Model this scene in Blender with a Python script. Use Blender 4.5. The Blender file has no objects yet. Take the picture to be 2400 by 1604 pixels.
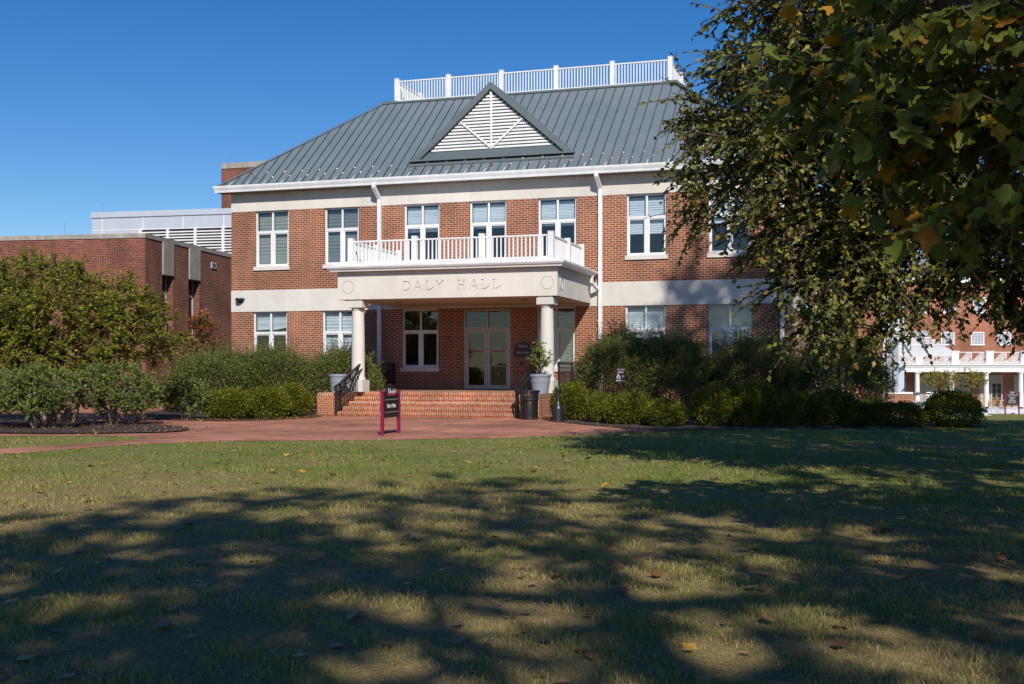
import bpy, bmesh, math, random
import numpy as np
from mathutils import Vector, Matrix

# ------------------------------------------------------------------ camera, sky, sun, exposure
C = bpy.context.scene
COL = C.collection
cd = bpy.data.cameras.new("camera")
cam = bpy.data.objects.new("camera", cd); COL.objects.link(cam)
cam.location = (0, -36, 1.365)
cam.rotation_euler = (math.radians(90), 0, math.radians(17.2))
cd.sensor_width = 36; cd.lens = 36 * 2680 / 2400
cd.shift_y = 64 / 2400
cd.clip_end = 3000; cd.clip_start = 0.05
C.camera = cam

TO_SUN = Vector((0.51, -1.0, 0.84)).normalized()
W = bpy.data.worlds.new("World"); C.world = W; W.use_nodes = True
nt = W.node_tree; bg = nt.nodes["Background"]
sk = nt.nodes.new("ShaderNodeTexSky"); sk.sky_type = 'NISHITA'; sk.sun_disc = False
sk.sun_elevation = math.asin(TO_SUN.z); sk.sun_rotation = math.atan2(TO_SUN.x, TO_SUN.y)
sk.air_density = 0.95; sk.dust_density = 0.15; sk.ozone_density = 3.5; sk.altitude = 0
hs = nt.nodes.new("ShaderNodeHueSaturation"); hs.inputs["Saturation"].default_value = 1.37; hs.inputs["Hue"].default_value = 0.509; hs.inputs["Value"].default_value = 1.0
nt.links.new(sk.outputs[0], hs.inputs["Color"]); nt.links.new(hs.outputs[0], bg.inputs[0]); bg.inputs[1].default_value = 0.102
sd = bpy.data.lights.new("sun", 'SUN'); sd.energy = 5.0; sd.angle = math.radians(0.53); sd.color = (1.0, 0.94, 0.85)
sun = bpy.data.objects.new("sun", sd); COL.objects.link(sun)
sun.rotation_euler = (-TO_SUN).to_track_quat('-Z', 'Y').to_euler(); sun.location = (20, -60, 40)
C.view_settings.view_transform = 'Standard'; C.view_settings.look = 'None'
C.view_settings.exposure = 0.0; C.view_settings.gamma = 1.0; C.view_settings.use_curve_mapping = False
C.cycles.max_bounces = 6; C.cycles.transparent_max_bounces = 8; C.cycles.diffuse_bounces = 3
C.cycles.caustics_reflective = False; C.cycles.caustics_refractive = False

R = math.radians

# ------------------------------------------------------------------ materials
def srgb(r, g, b):
    f = lambda v: ((v / 255 + 0.055) / 1.055) ** 2.4 if v > 10 else v / 255 / 12.92
    return (f(r), f(g), f(b), 1)

def new_mat(name):
    m = bpy.data.materials.new(name); m.use_nodes = True
    n = m.node_tree; b = n.nodes["Principled BSDF"]
    return m, n, b

def node(n, t, **kw):
    x = n.nodes.new(t)
    for k, v in kw.items(): setattr(x, k, v)
    return x

def noise_mix(n, b, c1, c2, scale, detail=6, coord='Object', lo=0.35, hi=0.65, rough=0.6):
    tc = node(n, "ShaderNodeTexCoord"); nz = node(n, "ShaderNodeTexNoise")
    nz.inputs["Scale"].default_value = scale; nz.inputs["Detail"].default_value = detail; nz.inputs["Roughness"].default_value = rough
    n.links.new(tc.outputs[coord], nz.inputs["Vector"])
    r = node(n, "ShaderNodeValToRGB"); r.color_ramp.elements[0].position = lo; r.color_ramp.elements[1].position = hi
    r.color_ramp.elements[0].color = c1; r.color_ramp.elements[1].color = c2
    n.links.new(nz.outputs["Fac"], r.inputs["Fac"]); n.links.new(r.outputs["Color"], b.inputs["Base Color"])
    return nz, r

def plain(name, c1, c2=None, scale=3.0, rough=0.6, metal=0.0, bump=0.0, spec=0.5, bscale=None, streak=0.0, block=0.0):
    m, n, b = new_mat(name)
    b.inputs["Roughness"].default_value = rough; b.inputs["Metallic"].default_value = metal
    b.inputs["Specular IOR Level"].default_value = spec
    nz, r = noise_mix(n, b, c1, c2 or c1, scale)
    col = r.outputs["Color"]
    if streak:      # rain streaks and grime, stretched down the surface
        tc = node(n, "ShaderNodeTexCoord"); mp_ = node(n, "ShaderNodeMapping"); mp_.inputs["Scale"].default_value = (1.4, 1.4, 0.30); n.links.new(tc.outputs['Object'], mp_.inputs["Vector"])
        sn = node(n, "ShaderNodeTexNoise"); sn.inputs["Scale"].default_value = 1.7; sn.inputs["Detail"].default_value = 7; sn.inputs["Roughness"].default_value = 0.7; n.links.new(mp_.outputs[0], sn.inputs["Vector"])
        sr = node(n, "ShaderNodeMapRange"); sr.inputs[1].default_value = 0.42; sr.inputs[2].default_value = 0.72; sr.inputs[3].default_value = 1.0; sr.inputs[4].default_value = 1 - streak; n.links.new(sn.outputs["Fac"], sr.inputs[0])
        m3 = node(n, "ShaderNodeMix", data_type='RGBA', blend_type='MULTIPLY'); m3.inputs[0].default_value = 1; n.links.new(col, m3.inputs[6]); n.links.new(sr.outputs[0], m3.inputs[7]); col = m3.outputs[2]
    if block:       # each cut block or sheet has its own tone
        g = node(n, "ShaderNodeNewGeometry"); br = node(n, "ShaderNodeMapRange"); br.inputs[3].default_value = 1 - block; br.inputs[4].default_value = 1 + block * .4; n.links.new(g.outputs["Random Per Island"], br.inputs[0])
        m3 = node(n, "ShaderNodeMix", data_type='RGBA', blend_type='MULTIPLY'); m3.inputs[0].default_value = 1; n.links.new(col, m3.inputs[6]); n.links.new(br.outputs[0], m3.inputs[7]); col = m3.outputs[2]
    n.links.new(col, b.inputs["Base Color"])
    if bump:
        bp = node(n, "ShaderNodeBump"); bp.inputs["Strength"].default_value = bump; bp.inputs["Distance"].default_value = 0.01
        if bscale:
            tc = node(n, "ShaderNodeTexCoord"); nz = node(n, "ShaderNodeTexNoise"); nz.inputs["Scale"].default_value = bscale; nz.inputs["Detail"].default_value = 5
            n.links.new(tc.outputs['Object'], nz.inputs["Vector"])
        n.links.new(nz.outputs["Fac"], bp.inputs["Height"]); n.links.new(bp.outputs["Normal"], b.inputs["Normal"])
    return m

def brick_mat(name, ca, cb, dark, mortar, bw=0.21, rh=0.0695, ms=0.011, darkness=-0.78, patch=0.35, offset=0.5):
    m, n, b = new_mat(name)
    uv = node(n, "ShaderNodeUVMap")
    def bn(c1, c2, bias):
        x = node(n, "ShaderNodeTexBrick", offset=offset)
        x.inputs["Scale"].default_value = 1; x.inputs["Brick Width"].default_value = bw; x.inputs["Row Height"].default_value = rh
        x.inputs["Mortar Size"].default_value = ms / 2; x.inputs["Mortar Smooth"].default_value = 0.1; x.inputs["Bias"].default_value = bias
        x.inputs["Color1"].default_value = c1; x.inputs["Color2"].default_value = c2; x.inputs["Mortar"].default_value = mortar
        n.links.new(uv.outputs[0], x.inputs["Vector"]); return x
    a = bn(ca, cb, 0.0); d = bn((0, 0, 0, 1), (1, 1, 1, 1), darkness); d.inputs["Mortar"].default_value = (0, 0, 0, 1)
    d.offset = offset
    mx = node(n, "ShaderNodeMix", data_type='RGBA'); n.links.new(d.outputs["Color"], mx.inputs[0])
    n.links.new(a.outputs["Color"], mx.inputs[6]); mx.inputs[7].default_value = dark
    nz = node(n, "ShaderNodeTexNoise"); nz.inputs["Scale"].default_value = 0.55; nz.inputs["Detail"].default_value = 8
    n.links.new(uv.outputs[0], nz.inputs["Vector"])
    mr = node(n, "ShaderNodeMapRange"); mr.inputs[1].default_value = 0.3; mr.inputs[2].default_value = 0.7
    mr.inputs[3].default_value = 1 - patch * 0.7; mr.inputs[4].default_value = 1 + patch * 0.5
    n.links.new(nz.outputs["Fac"], mr.inputs[0])
    mu = node(n, "ShaderNodeMix", data_type='RGBA', blend_type='MULTIPLY'); mu.inputs[0].default_value = 1
    n.links.new(mx.outputs[2], mu.inputs[6]); n.links.new(mr.outputs[0], mu.inputs[7])
    mpn = node(n, "ShaderNodeMapping"); mpn.inputs["Scale"].default_value = (1.3, 0.16, 1); n.links.new(uv.outputs[0], mpn.inputs["Vector"])
    sn = node(n, "ShaderNodeTexNoise"); sn.inputs["Scale"].default_value = 1.6; sn.inputs["Detail"].default_value = 6; sn.inputs["Roughness"].default_value = 0.65; n.links.new(mpn.outputs[0], sn.inputs["Vector"])
    sr = node(n, "ShaderNodeMapRange"); sr.inputs[1].default_value = 0.35; sr.inputs[2].default_value = 0.7; sr.inputs[3].default_value = 1.08; sr.inputs[4].default_value = 0.80; n.links.new(sn.outputs["Fac"], sr.inputs[0])
    m3 = node(n, "ShaderNodeMix", data_type='RGBA', blend_type='MULTIPLY'); m3.inputs[0].default_value = 1; n.links.new(mu.outputs[2], m3.inputs[6]); n.links.new(sr.outputs[0], m3.inputs[7])
    n.links.new(m3.outputs[2], b.inputs["Base Color"])
    bp = node(n, "ShaderNodeBump"); bp.inputs["Strength"].default_value = 0.5; bp.inputs["Distance"].default_value = 0.006; bp.invert = True
    n.links.new(a.outputs["Fac"], bp.inputs["Height"]); n.links.new(bp.outputs["Normal"], b.inputs["Normal"])
    b.inputs["Roughness"].default_value = 0.85; b.inputs["Specular IOR Level"].default_value = 0.25
    return m

def glass_mat(name, tint, f0=0.1, rough=0.0):
    m, n, b = new_mat(name); n.nodes.remove(b)
    out = n.nodes["Material Output"]
    tr = node(n, "ShaderNodeBsdfTransparent"); tr.inputs[0].default_value = tint
    gl = node(n, "ShaderNodeBsdfGlossy"); gl.inputs["Roughness"].default_value = rough
    lwt = node(n, "ShaderNodeLayerWeight"); lwt.inputs["Blend"].default_value = 0.5
    pw = node(n, "ShaderNodeMath", operation='POWER'); pw.inputs[1].default_value = 5; n.links.new(lwt.outputs["Facing"], pw.inputs[0])
    fr = node(n, "ShaderNodeMath", operation='MULTIPLY_ADD'); fr.inputs[1].default_value = 1 - f0; fr.inputs[2].default_value = f0; n.links.new(pw.outputs[0], fr.inputs[0])
    tc = node(n, "ShaderNodeTexCoord"); nz = node(n, "ShaderNodeTexNoise"); nz.inputs["Scale"].default_value = 1.1; nz.inputs["Detail"].default_value = 2
    n.links.new(tc.outputs["Object"], nz.inputs["Vector"])
    bp = node(n, "ShaderNodeBump"); bp.inputs["Strength"].default_value = 0.25; bp.inputs["Distance"].default_value = 0.02
    n.links.new(nz.outputs["Fac"], bp.inputs["Height"]); n.links.new(bp.outputs["Normal"], gl.inputs["Normal"])
    mx = node(n, "ShaderNodeMixShader"); n.links.new(fr.outputs[0], mx.inputs[0]); n.links.new(tr.outputs[0], mx.inputs[1]); n.links.new(gl.outputs[0], mx.inputs[2])
    n.links.new(mx.outputs[0], out.inputs[0]); return m

def leaf_mat(name, cols, trans=0.3, gloss=0.25, rough=0.45, patch=0.35, pscale=1.2):
    """cols: list of (position, rgb); each leaf picks a colour, patches of the crown are lighter or duller."""
    m, n, b = new_mat(name); out = n.nodes["Material Output"]
    g = node(n, "ShaderNodeNewGeometry"); r = node(n, "ShaderNodeValToRGB"); r.color_ramp.interpolation = 'LINEAR'
    e = r.color_ramp.elements
    e[0].position, e[0].color = cols[0][0], (*cols[0][1], 1); e[1].position, e[1].color = cols[-1][0], (*cols[-1][1], 1)
    for p, c in cols[1:-1]:
        x = e.new(p); x.color = (*c, 1)
    n.links.new(g.outputs["Random Per Island"], r.inputs["Fac"])
    nz = node(n, "ShaderNodeTexNoise"); nz.inputs["Scale"].default_value = pscale; nz.inputs["Detail"].default_value = 3
    n.links.new(g.outputs["Position"], nz.inputs["Vector"])
    mr = node(n, "ShaderNodeMapRange"); mr.inputs[1].default_value = 0.3; mr.inputs[2].default_value = 0.7; mr.inputs[3].default_value = 1 - patch; mr.inputs[4].default_value = 1 + patch
    n.links.new(nz.outputs["Fac"], mr.inputs[0])
    mu = node(n, "ShaderNodeMix", data_type='RGBA', blend_type='MULTIPLY'); mu.inputs[0].default_value = 1
    n.links.new(r.outputs["Color"], mu.inputs[6]); n.links.new(mr.outputs[0], mu.inputs[7])
    n.links.new(mu.outputs[2], b.inputs["Base Color"]); b.inputs["Roughness"].default_value = rough
    b.inputs["Specular IOR Level"].default_value = gloss
    if trans:
        t = node(n, "ShaderNodeBsdfTranslucent"); n.links.new(mu.outputs[2], t.inputs[0])
        mx = node(n, "ShaderNodeMixShader"); mx.inputs[0].default_value = trans
        n.links.new(b.outputs[0], mx.inputs[1]); n.links.new(t.outputs[0], mx.inputs[2]); n.links.new(mx.outputs[0], out.inputs[0])
    return m

M = {}
M['brick'] = brick_mat("red_brick", (0.285, 0.080, 0.032, 1), (0.19, 0.048, 0.022, 1), (0.12, 0.065, 0.030, 1), (0.68, 0.55, 0.41, 1), ms=0.012)
M['brick_old'] = brick_mat("dark_red_brick", (0.22, 0.055, 0.032, 1), (0.13, 0.034, 0.024, 1), (0.035, 0.028, 0.032, 1), (0.40, 0.28, 0.21, 1), darkness=-0.55, patch=0.5)
M['brick_far'] = brick_mat("orange_brick", (0.36, 0.125, 0.065, 1), (0.27, 0.085, 0.046, 1), (0.14, 0.06, 0.04, 1), (0.48, 0.34, 0.25, 1))
M['stretcher'] = brick_mat("step_stretcher_brick", (0.44, 0.13, 0.055, 1), (0.34, 0.095, 0.042, 1), (0.2, 0.1, 0.06, 1), (0.60, 0.48, 0.36, 1), bw=0.205, rh=0.066, patch=0.5)
M['rowlock'] = brick_mat("step_rowlock_brick", (0.46, 0.15, 0.065, 1), (0.30, 0.115, 0.06, 1), (0.13, 0.08, 0.05, 1), (0.64, 0.52, 0.40, 1), bw=0.074, rh=0.4, ms=0.016, darkness=-0.5, offset=0.0, patch=0.5)
M['paver'] = brick_mat("brick_paver", (0.48, 0.205, 0.125, 1), (0.39, 0.165, 0.105, 1), (0.22, 0.10, 0.08, 1), (0.33, 0.20, 0.145, 1), bw=0.21, rh=0.105, ms=0.010, darkness=-0.55, patch=0.6)
M['stone'] = plain("limestone", (0.68, 0.65, 0.60, 1), (0.61, 0.58, 0.53, 1), 1.3, 0.8, bump=0.1, spec=0.2, bscale=40, streak=0.07, block=0.08)
M['stone_grey'] = plain("grey_limestone", (0.40, 0.37, 0.33, 1), (0.31, 0.285, 0.25, 1), 1.5, 0.85, bump=0.1, spec=0.2, bscale=30, streak=0.35, block=0.12)
M['joint'] = plain("pale_joint_mortar", (0.78, 0.76, 0.72, 1), (0.7, 0.68, 0.64, 1), 5, 0.9)
M['ceiling'] = plain("stucco_ceiling", (0.56, 0.45, 0.34, 1), (0.48, 0.38, 0.29, 1), 0.9, 0.9)
M['white'] = plain("white_paint", (0.80, 0.80, 0.80, 1), (0.73, 0.73, 0.73, 1), 2.0, 0.45, streak=0.12)
M['gutter'] = plain("white_enamelled_metal", (0.78, 0.78, 0.80, 1), (0.70, 0.70, 0.72, 1), 1.2, 0.35, streak=0.16)
M['soffit'] = plain("brown_soffit", (0.28, 0.22, 0.17, 1), (0.2, 0.16, 0.13, 1), 2, 0.8)
M['roof'] = plain("slate_green_metal", (0.145, 0.18, 0.203, 1), (0.165, 0.20, 0.223, 1), 0.55, 0.42, 0.0, spec=0.5, streak=0.14)
M['seam'] = plain("dark_seam_metal", (0.038, 0.052, 0.056, 1), (0.05, 0.066, 0.07, 1), 3, 0.5)
M['roof_trim'] = plain("roof_trim_metal", (0.11, 0.138, 0.15, 1), (0.125, 0.155, 0.167, 1), 2, 0.45)
M['brass'] = plain("snow_guard_metal", (0.36, 0.31, 0.24, 1), (0.22, 0.18, 0.13, 1), 9, 0.4, 0.4)
M['alum'] = plain("door_aluminium", (0.46, 0.42, 0.38, 1), (0.40, 0.37, 0.34, 1), 3, 0.4, 0.15)
M['steel'] = plain("brushed_steel", (0.55, 0.55, 0.55, 1), (0.48, 0.48, 0.48, 1), 20, 0.3, 0.8)
M['glass'] = glass_mat("window_glass", (0.78, 0.84, 0.88, 1), 0.11)
M['door_glass'] = glass_mat("tinted_door_glass", (0.34, 0.36, 0.36, 1), 0.085)
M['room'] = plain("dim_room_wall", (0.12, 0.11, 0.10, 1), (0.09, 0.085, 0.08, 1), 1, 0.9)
M['black_metal'] = plain("black_painted_metal", (0.012, 0.012, 0.013, 1), (0.022, 0.021, 0.021, 1), 14, 0.35)
M['black_panel'] = plain("black_sign_panel", (0.010, 0.009, 0.011, 1), (0.013, 0.012, 0.014, 1), 5, 0.4)
M['navy_panel'] = plain("dark_navy_sign_panel", (0.008, 0.009, 0.020, 1), (0.011, 0.012, 0.026, 1), 5, 0.4)
M['maroon'] = plain("maroon_paint", (0.23, 0.007, 0.055, 1), (0.20, 0.006, 0.048, 1), 4, 0.35)
M['letter'] = plain("white_lettering", (0.8, 0.8, 0.78, 1), None, 4, 0.6)
M['pink'] = plain("pink_script_bar", (0.45, 0.03, 0.10, 1), None, 4, 0.6)
M['grey_line'] = plain("grey_sign_rule", (0.30, 0.29, 0.28, 1), None, 4, 0.6)
M['pot'] = plain("grey_plastic_planter", (0.27, 0.30, 0.36, 1), (0.24, 0.265, 0.32, 1), 6, 0.55)
M['soil'] = plain("potting_soil", (0.03, 0.02, 0.014, 1), (0.05, 0.035, 0.025, 1), 20, 0.95)
M['panel'] = plain("silver_metal_cladding", (0.46, 0.51, 0.58, 1), (0.50, 0.55, 0.62, 1), 0.4, 0.45, 0.1, streak=0.08)
M['marble'] = plain("white_marble", (0.66, 0.67, 0.70, 1), (0.40, 0.42, 0.46, 1), 1.6, 0.5)
M['wood'] = plain("yellow_wood", (0.62, 0.40, 0.16, 1), (0.5, 0.31, 0.12, 1), 6, 0.5)
M['car_blue'] = plain("blue_car_paint", (0.03, 0.09, 0.30, 1), (0.035, 0.10, 0.33, 1), 2, 0.25)
M['tyre'] = plain("black_rubber", (0.015, 0.015, 0.015, 1), None, 3, 0.8)
M['bark'] = plain("brown_grey_bark", (0.10, 0.075, 0.055, 1), (0.04, 0.03, 0.024, 1), 9, 0.9, bump=0.6)
M['bark_myrtle'] = plain("smooth_tan_bark", (0.28, 0.17, 0.11, 1), (0.14, 0.085, 0.06, 1), 6, 0.8, bump=0.3)
M['stem'] = plain("pale_grey_stem", (0.23, 0.18, 0.135, 1), (0.12, 0.09, 0.07, 1), 10, 0.9)
M['mulch'] = plain("dark_bark_mulch", (0.016, 0.012, 0.010, 1), (0.060, 0.042, 0.032, 1), 22, 0.95, bump=1.0)
M['grey_post'] = plain("grey_painted_post", (0.34, 0.36, 0.40, 1), (0.3, 0.32, 0.36, 1), 2, 0.5)
M['slate'] = plain("far_slate_roof", (0.22, 0.24, 0.27, 1), (0.17, 0.19, 0.22, 1), 1, 0.6)
M['beige_panel'] = plain("beige_shade", (0.42, 0.37, 0.30, 1), (0.36, 0.32, 0.26, 1), 1, 0.8)

def blind_mat(name, c, pitch):
    m, n, b = new_mat(name)
    tc = node(n, "ShaderNodeTexCoord"); w = node(n, "ShaderNodeTexWave", bands_direction='Z'); w.inputs["Scale"].default_value = pitch
    w.inputs["Distortion"].default_value = 0.6; w.inputs["Detail"].default_value = 2
    n.links.new(tc.outputs["Object"], w.inputs["Vector"])
    r = node(n, "ShaderNodeValToRGB"); r.color_ramp.elements[0].color = tuple(v * 0.88 for v in c[:3]) + (1,); r.color_ramp.elements[1].color = c
    n.links.new(w.outputs["Fac"], r.inputs["Fac"]); n.links.new(r.outputs["Color"], b.inputs["Base Color"])
    bp = node(n, "ShaderNodeBump"); bp.inputs["Strength"].default_value = 0.3; bp.inputs["Distance"].default_value = 0.015
    n.links.new(w.outputs["Fac"], bp.inputs["Height"]); n.links.new(bp.outputs["Normal"], b.inputs["Normal"]); b.inputs["Roughness"].default_value = 0.7
    return m
M['blind_white'] = blind_mat("white_slat_blind", (0.74, 0.78, 0.80, 1), 6.0)
M['blind_olive'] = blind_mat("worn_beige_blind", (0.36, 0.36, 0.30, 1), 5.0)
M['blind_grey'] = blind_mat("dusty_grey_blind", (0.22, 0.23, 0.225, 1), 5.0)

def wear(n, g, fac, amount):
    """the lawn is thinner and strawier toward the trees it grows under (south)"""
    sx = node(n, "ShaderNodeSeparateXYZ"); n.links.new(g.outputs["Position"], sx.inputs[0])
    mr = node(n, "ShaderNodeMapRange", interpolation_type='SMOOTHSTEP'); mr.inputs[1].default_value = -20.5; mr.inputs[2].default_value = -27; mr.inputs[3].default_value = -.05; mr.inputs[4].default_value = amount
    n.links.new(sx.outputs[1], mr.inputs[0])
    a = node(n, "ShaderNodeMath", operation='ADD'); n.links.new(fac, a.inputs[0]); n.links.new(mr.outputs[0], a.inputs[1]); return a.outputs[0]

def ground_mat():
    m, n, b = new_mat("lawn_soil"); g = node(n, "ShaderNodeNewGeometry")
    def nz(s, d=6, r=0.6):
        x = node(n, "ShaderNodeTexNoise"); x.inputs["Scale"].default_value = s; x.inputs["Detail"].default_value = d; x.inputs["Roughness"].default_value = r
        n.links.new(g.outputs["Position"], x.inputs["Vector"]); return x
    a, c, f = nz(0.7, 5), nz(5.0, 5, 0.7), nz(40, 4)
    r1 = node(n, "ShaderNodeValToRGB"); e = r1.color_ramp.elements
    e[0].position, e[0].color = 0.36, (0.16, 0.178, 0.046, 1); e[1].position, e[1].color = 0.66, (0.26, 0.19, 0.09, 1)
    x = e.new(0.5); x.color = (0.215, 0.20, 0.068, 1)
    ad = node(n, "ShaderNodeMath", operation='MULTIPLY_ADD'); ad.inputs[1].default_value = 0.45; n.links.new(c.outputs["Fac"], ad.inputs[0])
    ml = node(n, "ShaderNodeMath", operation='MULTIPLY'); ml.inputs[1].default_value = 0.55; n.links.new(a.outputs["Fac"], ml.inputs[0]); n.links.new(ml.outputs[0], ad.inputs[2])
    n.links.new(wear(n, g, ad.outputs[0], 0.18), r1.inputs["Fac"])
    mr = node(n, "ShaderNodeMapRange"); mr.inputs[1].default_value = 0.3; mr.inputs[2].default_value = 0.7; mr.inputs[3].default_value = 0.55; mr.inputs[4].default_value = 1.3
    n.links.new(f.outputs["Fac"], mr.inputs[0])
    mu = node(n, "ShaderNodeMix", data_type='RGBA', blend_type='MULTIPLY'); mu.inputs[0].default_value = 1
    n.links.new(r1.outputs[0], mu.inputs[6]); n.links.new(mr.outputs[0], mu.inputs[7]); n.links.new(mu.outputs[2], b.inputs["Base Color"])
    bp = node(n, "ShaderNodeBump"); bp.inputs["Strength"].default_value = 0.6; bp.inputs["Distance"].default_value = 0.008
    n.links.new(f.outputs["Fac"], bp.inputs["Height"]); n.links.new(bp.outputs["Normal"], b.inputs["Normal"])
    b.inputs["Roughness"].default_value = 0.95; b.inputs["Specular IOR Level"].default_value = 0.1
    return m
M['ground'] = ground_mat()

def grass_mat():
    m, n, b = new_mat("grass_blade"); g = node(n, "ShaderNodeNewGeometry"); out = n.nodes["Material Output"]
    def nz(s, d):
        x = node(n, "ShaderNodeTexNoise"); x.inputs["Scale"].default_value = s; x.inputs["Detail"].default_value = d
        n.links.new(g.outputs["Position"], x.inputs["Vector"]); return x
    a = nz(0.7, 5)
    ad = node(n, "ShaderNodeMath", operation='MULTIPLY_ADD'); ad.inputs[1].default_value = 0.42
    n.links.new(g.outputs["Random Per Island"], ad.inputs[0])
    ml = node(n, "ShaderNodeMath", operation='MULTIPLY'); ml.inputs[1].default_value = 0.62; n.links.new(a.outputs["Fac"], ml.inputs[0]); n.links.new(ml.outputs[0], ad.inputs[2])
    r = node(n, "ShaderNodeValToRGB"); e = r.color_ramp.elements
    e[0].position, e[0].color = 0.22, (0.12, 0.175, 0.030, 1); e[1].position, e[1].color = 0.86, (0.46, 0.345, 0.155, 1)
    x = e.new(0.5); x.color = (0.21, 0.248, 0.05, 1); x = e.new(0.66); x.color = (0.335, 0.295, 0.10, 1)
    n.links.new(wear(n, g, ad.outputs[0], 0.17), r.inputs["Fac"]); n.links.new(r.outputs[0], b.inputs["Base Color"])
    b.inputs["Roughness"].default_value = 0.55; b.inputs["Specular IOR Level"].default_value = 0.25
    t = node(n, "ShaderNodeBsdfTranslucent"); n.links.new(r.outputs[0], t.inputs[0])
    mx = node(n, "ShaderNodeMixShader"); mx.inputs[0].default_value = 0.3
    n.links.new(b.outputs[0], mx.inputs[1]); n.links.new(t.outputs[0], mx.inputs[2]); n.links.new(mx.outputs[0], out.inputs[0])
    return m
M['grass'] = grass_mat()
M['leaf_elm'] = leaf_mat("elm_leaf", [(0, (0.075, 0.095, 0.02)), (0.5, (0.15, 0.165, 0.032)), (0.86, (0.25, 0.23, 0.045)), (0.96, (0.26, 0.19, 0.03)), (1, (0.26, 0.12, 0.03))], 0.22, 0.3)
M['leaf_tulip'] = leaf_mat("tulip_tree_leaf", [(0, (0.10, 0.135, 0.022)), (0.7, (0.18, 0.215, 0.04)), (0.87, (0.19, 0.20, 0.045)), (0.90, (0.45, 0.29, 0.02)), (0.96, (0.42, 0.22, 0.02)), (1, (0.28, 0.10, 0.035))], 0.38, 0.12, patch=0.2)
M['leaf_myrtle'] = leaf_mat("crape_myrtle_leaf", [(0, (0.10, 0.15, 0.016)), (0.55, (0.23, 0.27, 0.025)), (0.88, (0.36, 0.32, 0.03)), (0.96, (0.24, 0.14, 0.025)), (1, (0.22, 0.07, 0.025))], 0.42, 0.3, patch=0.4, pscale=1.6)
M['leaf_hedge'] = leaf_mat("olive_leaf", [(0, (0.07, 0.10, 0.020)), (0.6, (0.135, 0.155, 0.042)), (1, (0.27, 0.24, 0.09))], 0.2, 0.2, patch=0.25)
M['leaf_box'] = leaf_mat("yellow_green_leaf", [(0, (0.065, 0.085, 0.008)), (0.6, (0.14, 0.15, 0.012)), (1, (0.26, 0.24, 0.022))], 0.25, 0.3, patch=0.35, pscale=3)
M['leaf_green'] = leaf_mat("mid_green_leaf", [(0, (0.09, 0.145, 0.022)), (0.6, (0.17, 0.22, 0.04)), (1, (0.27, 0.29, 0.075))], 0.25, 0.4, patch=0.3)
M['leaf_orange'] = leaf_mat("orange_autumn_leaf", [(0, (0.10, 0.13, 0.03)), (0.5, (0.16, 0.15, 0.03)), (0.75, (0.45, 0.12, 0.03)), (1, (0.5, 0.06, 0.03))], 0.25, 0.3)
M['leaf_yellow'] = leaf_mat("yellow_autumn_leaf", [(0, (0.22, 0.22, 0.03)), (0.6, (0.38, 0.32, 0.05)), (1, (0.45, 0.33, 0.06))], 0.3, 0.3)
M['leaf_shade'] = leaf_mat("tall_tree_leaf", [(0, (0.04, 0.07, 0.018)), (1, (0.09, 0.11, 0.03))], 0.2, 0.3)
M['litter'] = leaf_mat("dry_fallen_leaf", [(0, (0.16, 0.08, 0.04)), (0.55, (0.32, 0.16, 0.06)), (0.82, (0.44, 0.27, 0.12)), (0.92, (0.55, 0.32, 0.04)), (1, (0.36, 0.09, 0.03))], 0.1, 0.2, patch=0.2)

# ------------------------------------------------------------------ mesh helpers
def finish(me, mat):
    """box-project UVs in metres; one material"""
    if mat: me.materials.append(mat)
    uv = me.uv_layers.new(name="UVMap")
    n = len(me.loops)
    if n:
        nv = len(me.vertices); co = np.empty(nv * 3); me.vertices.foreach_get("co", co); co = co.reshape(-1, 3)
        li = np.empty(n, dtype=np.int32); me.loops.foreach_get("vertex_index", li)
        npo = len(me.polygons); nr = np.empty(npo * 3); me.polygons.foreach_get("normal", nr); nr = np.abs(nr.reshape(-1, 3))
        tot = np.empty(npo, dtype=np.int32); me.polygons.foreach_get("loop_total", tot)
        ax = np.repeat(np.argmax(nr + np.array([0, 1e-4, 0]), axis=1), tot); p = co[li]
        out = np.empty((n, 2))
        out[:, 0] = np.where(ax == 0, p[:, 1], p[:, 0]); out[:, 1] = np.where(ax == 2, p[:, 1], p[:, 2])
        uv.data.foreach_set("uv", out.ravel())

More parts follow.
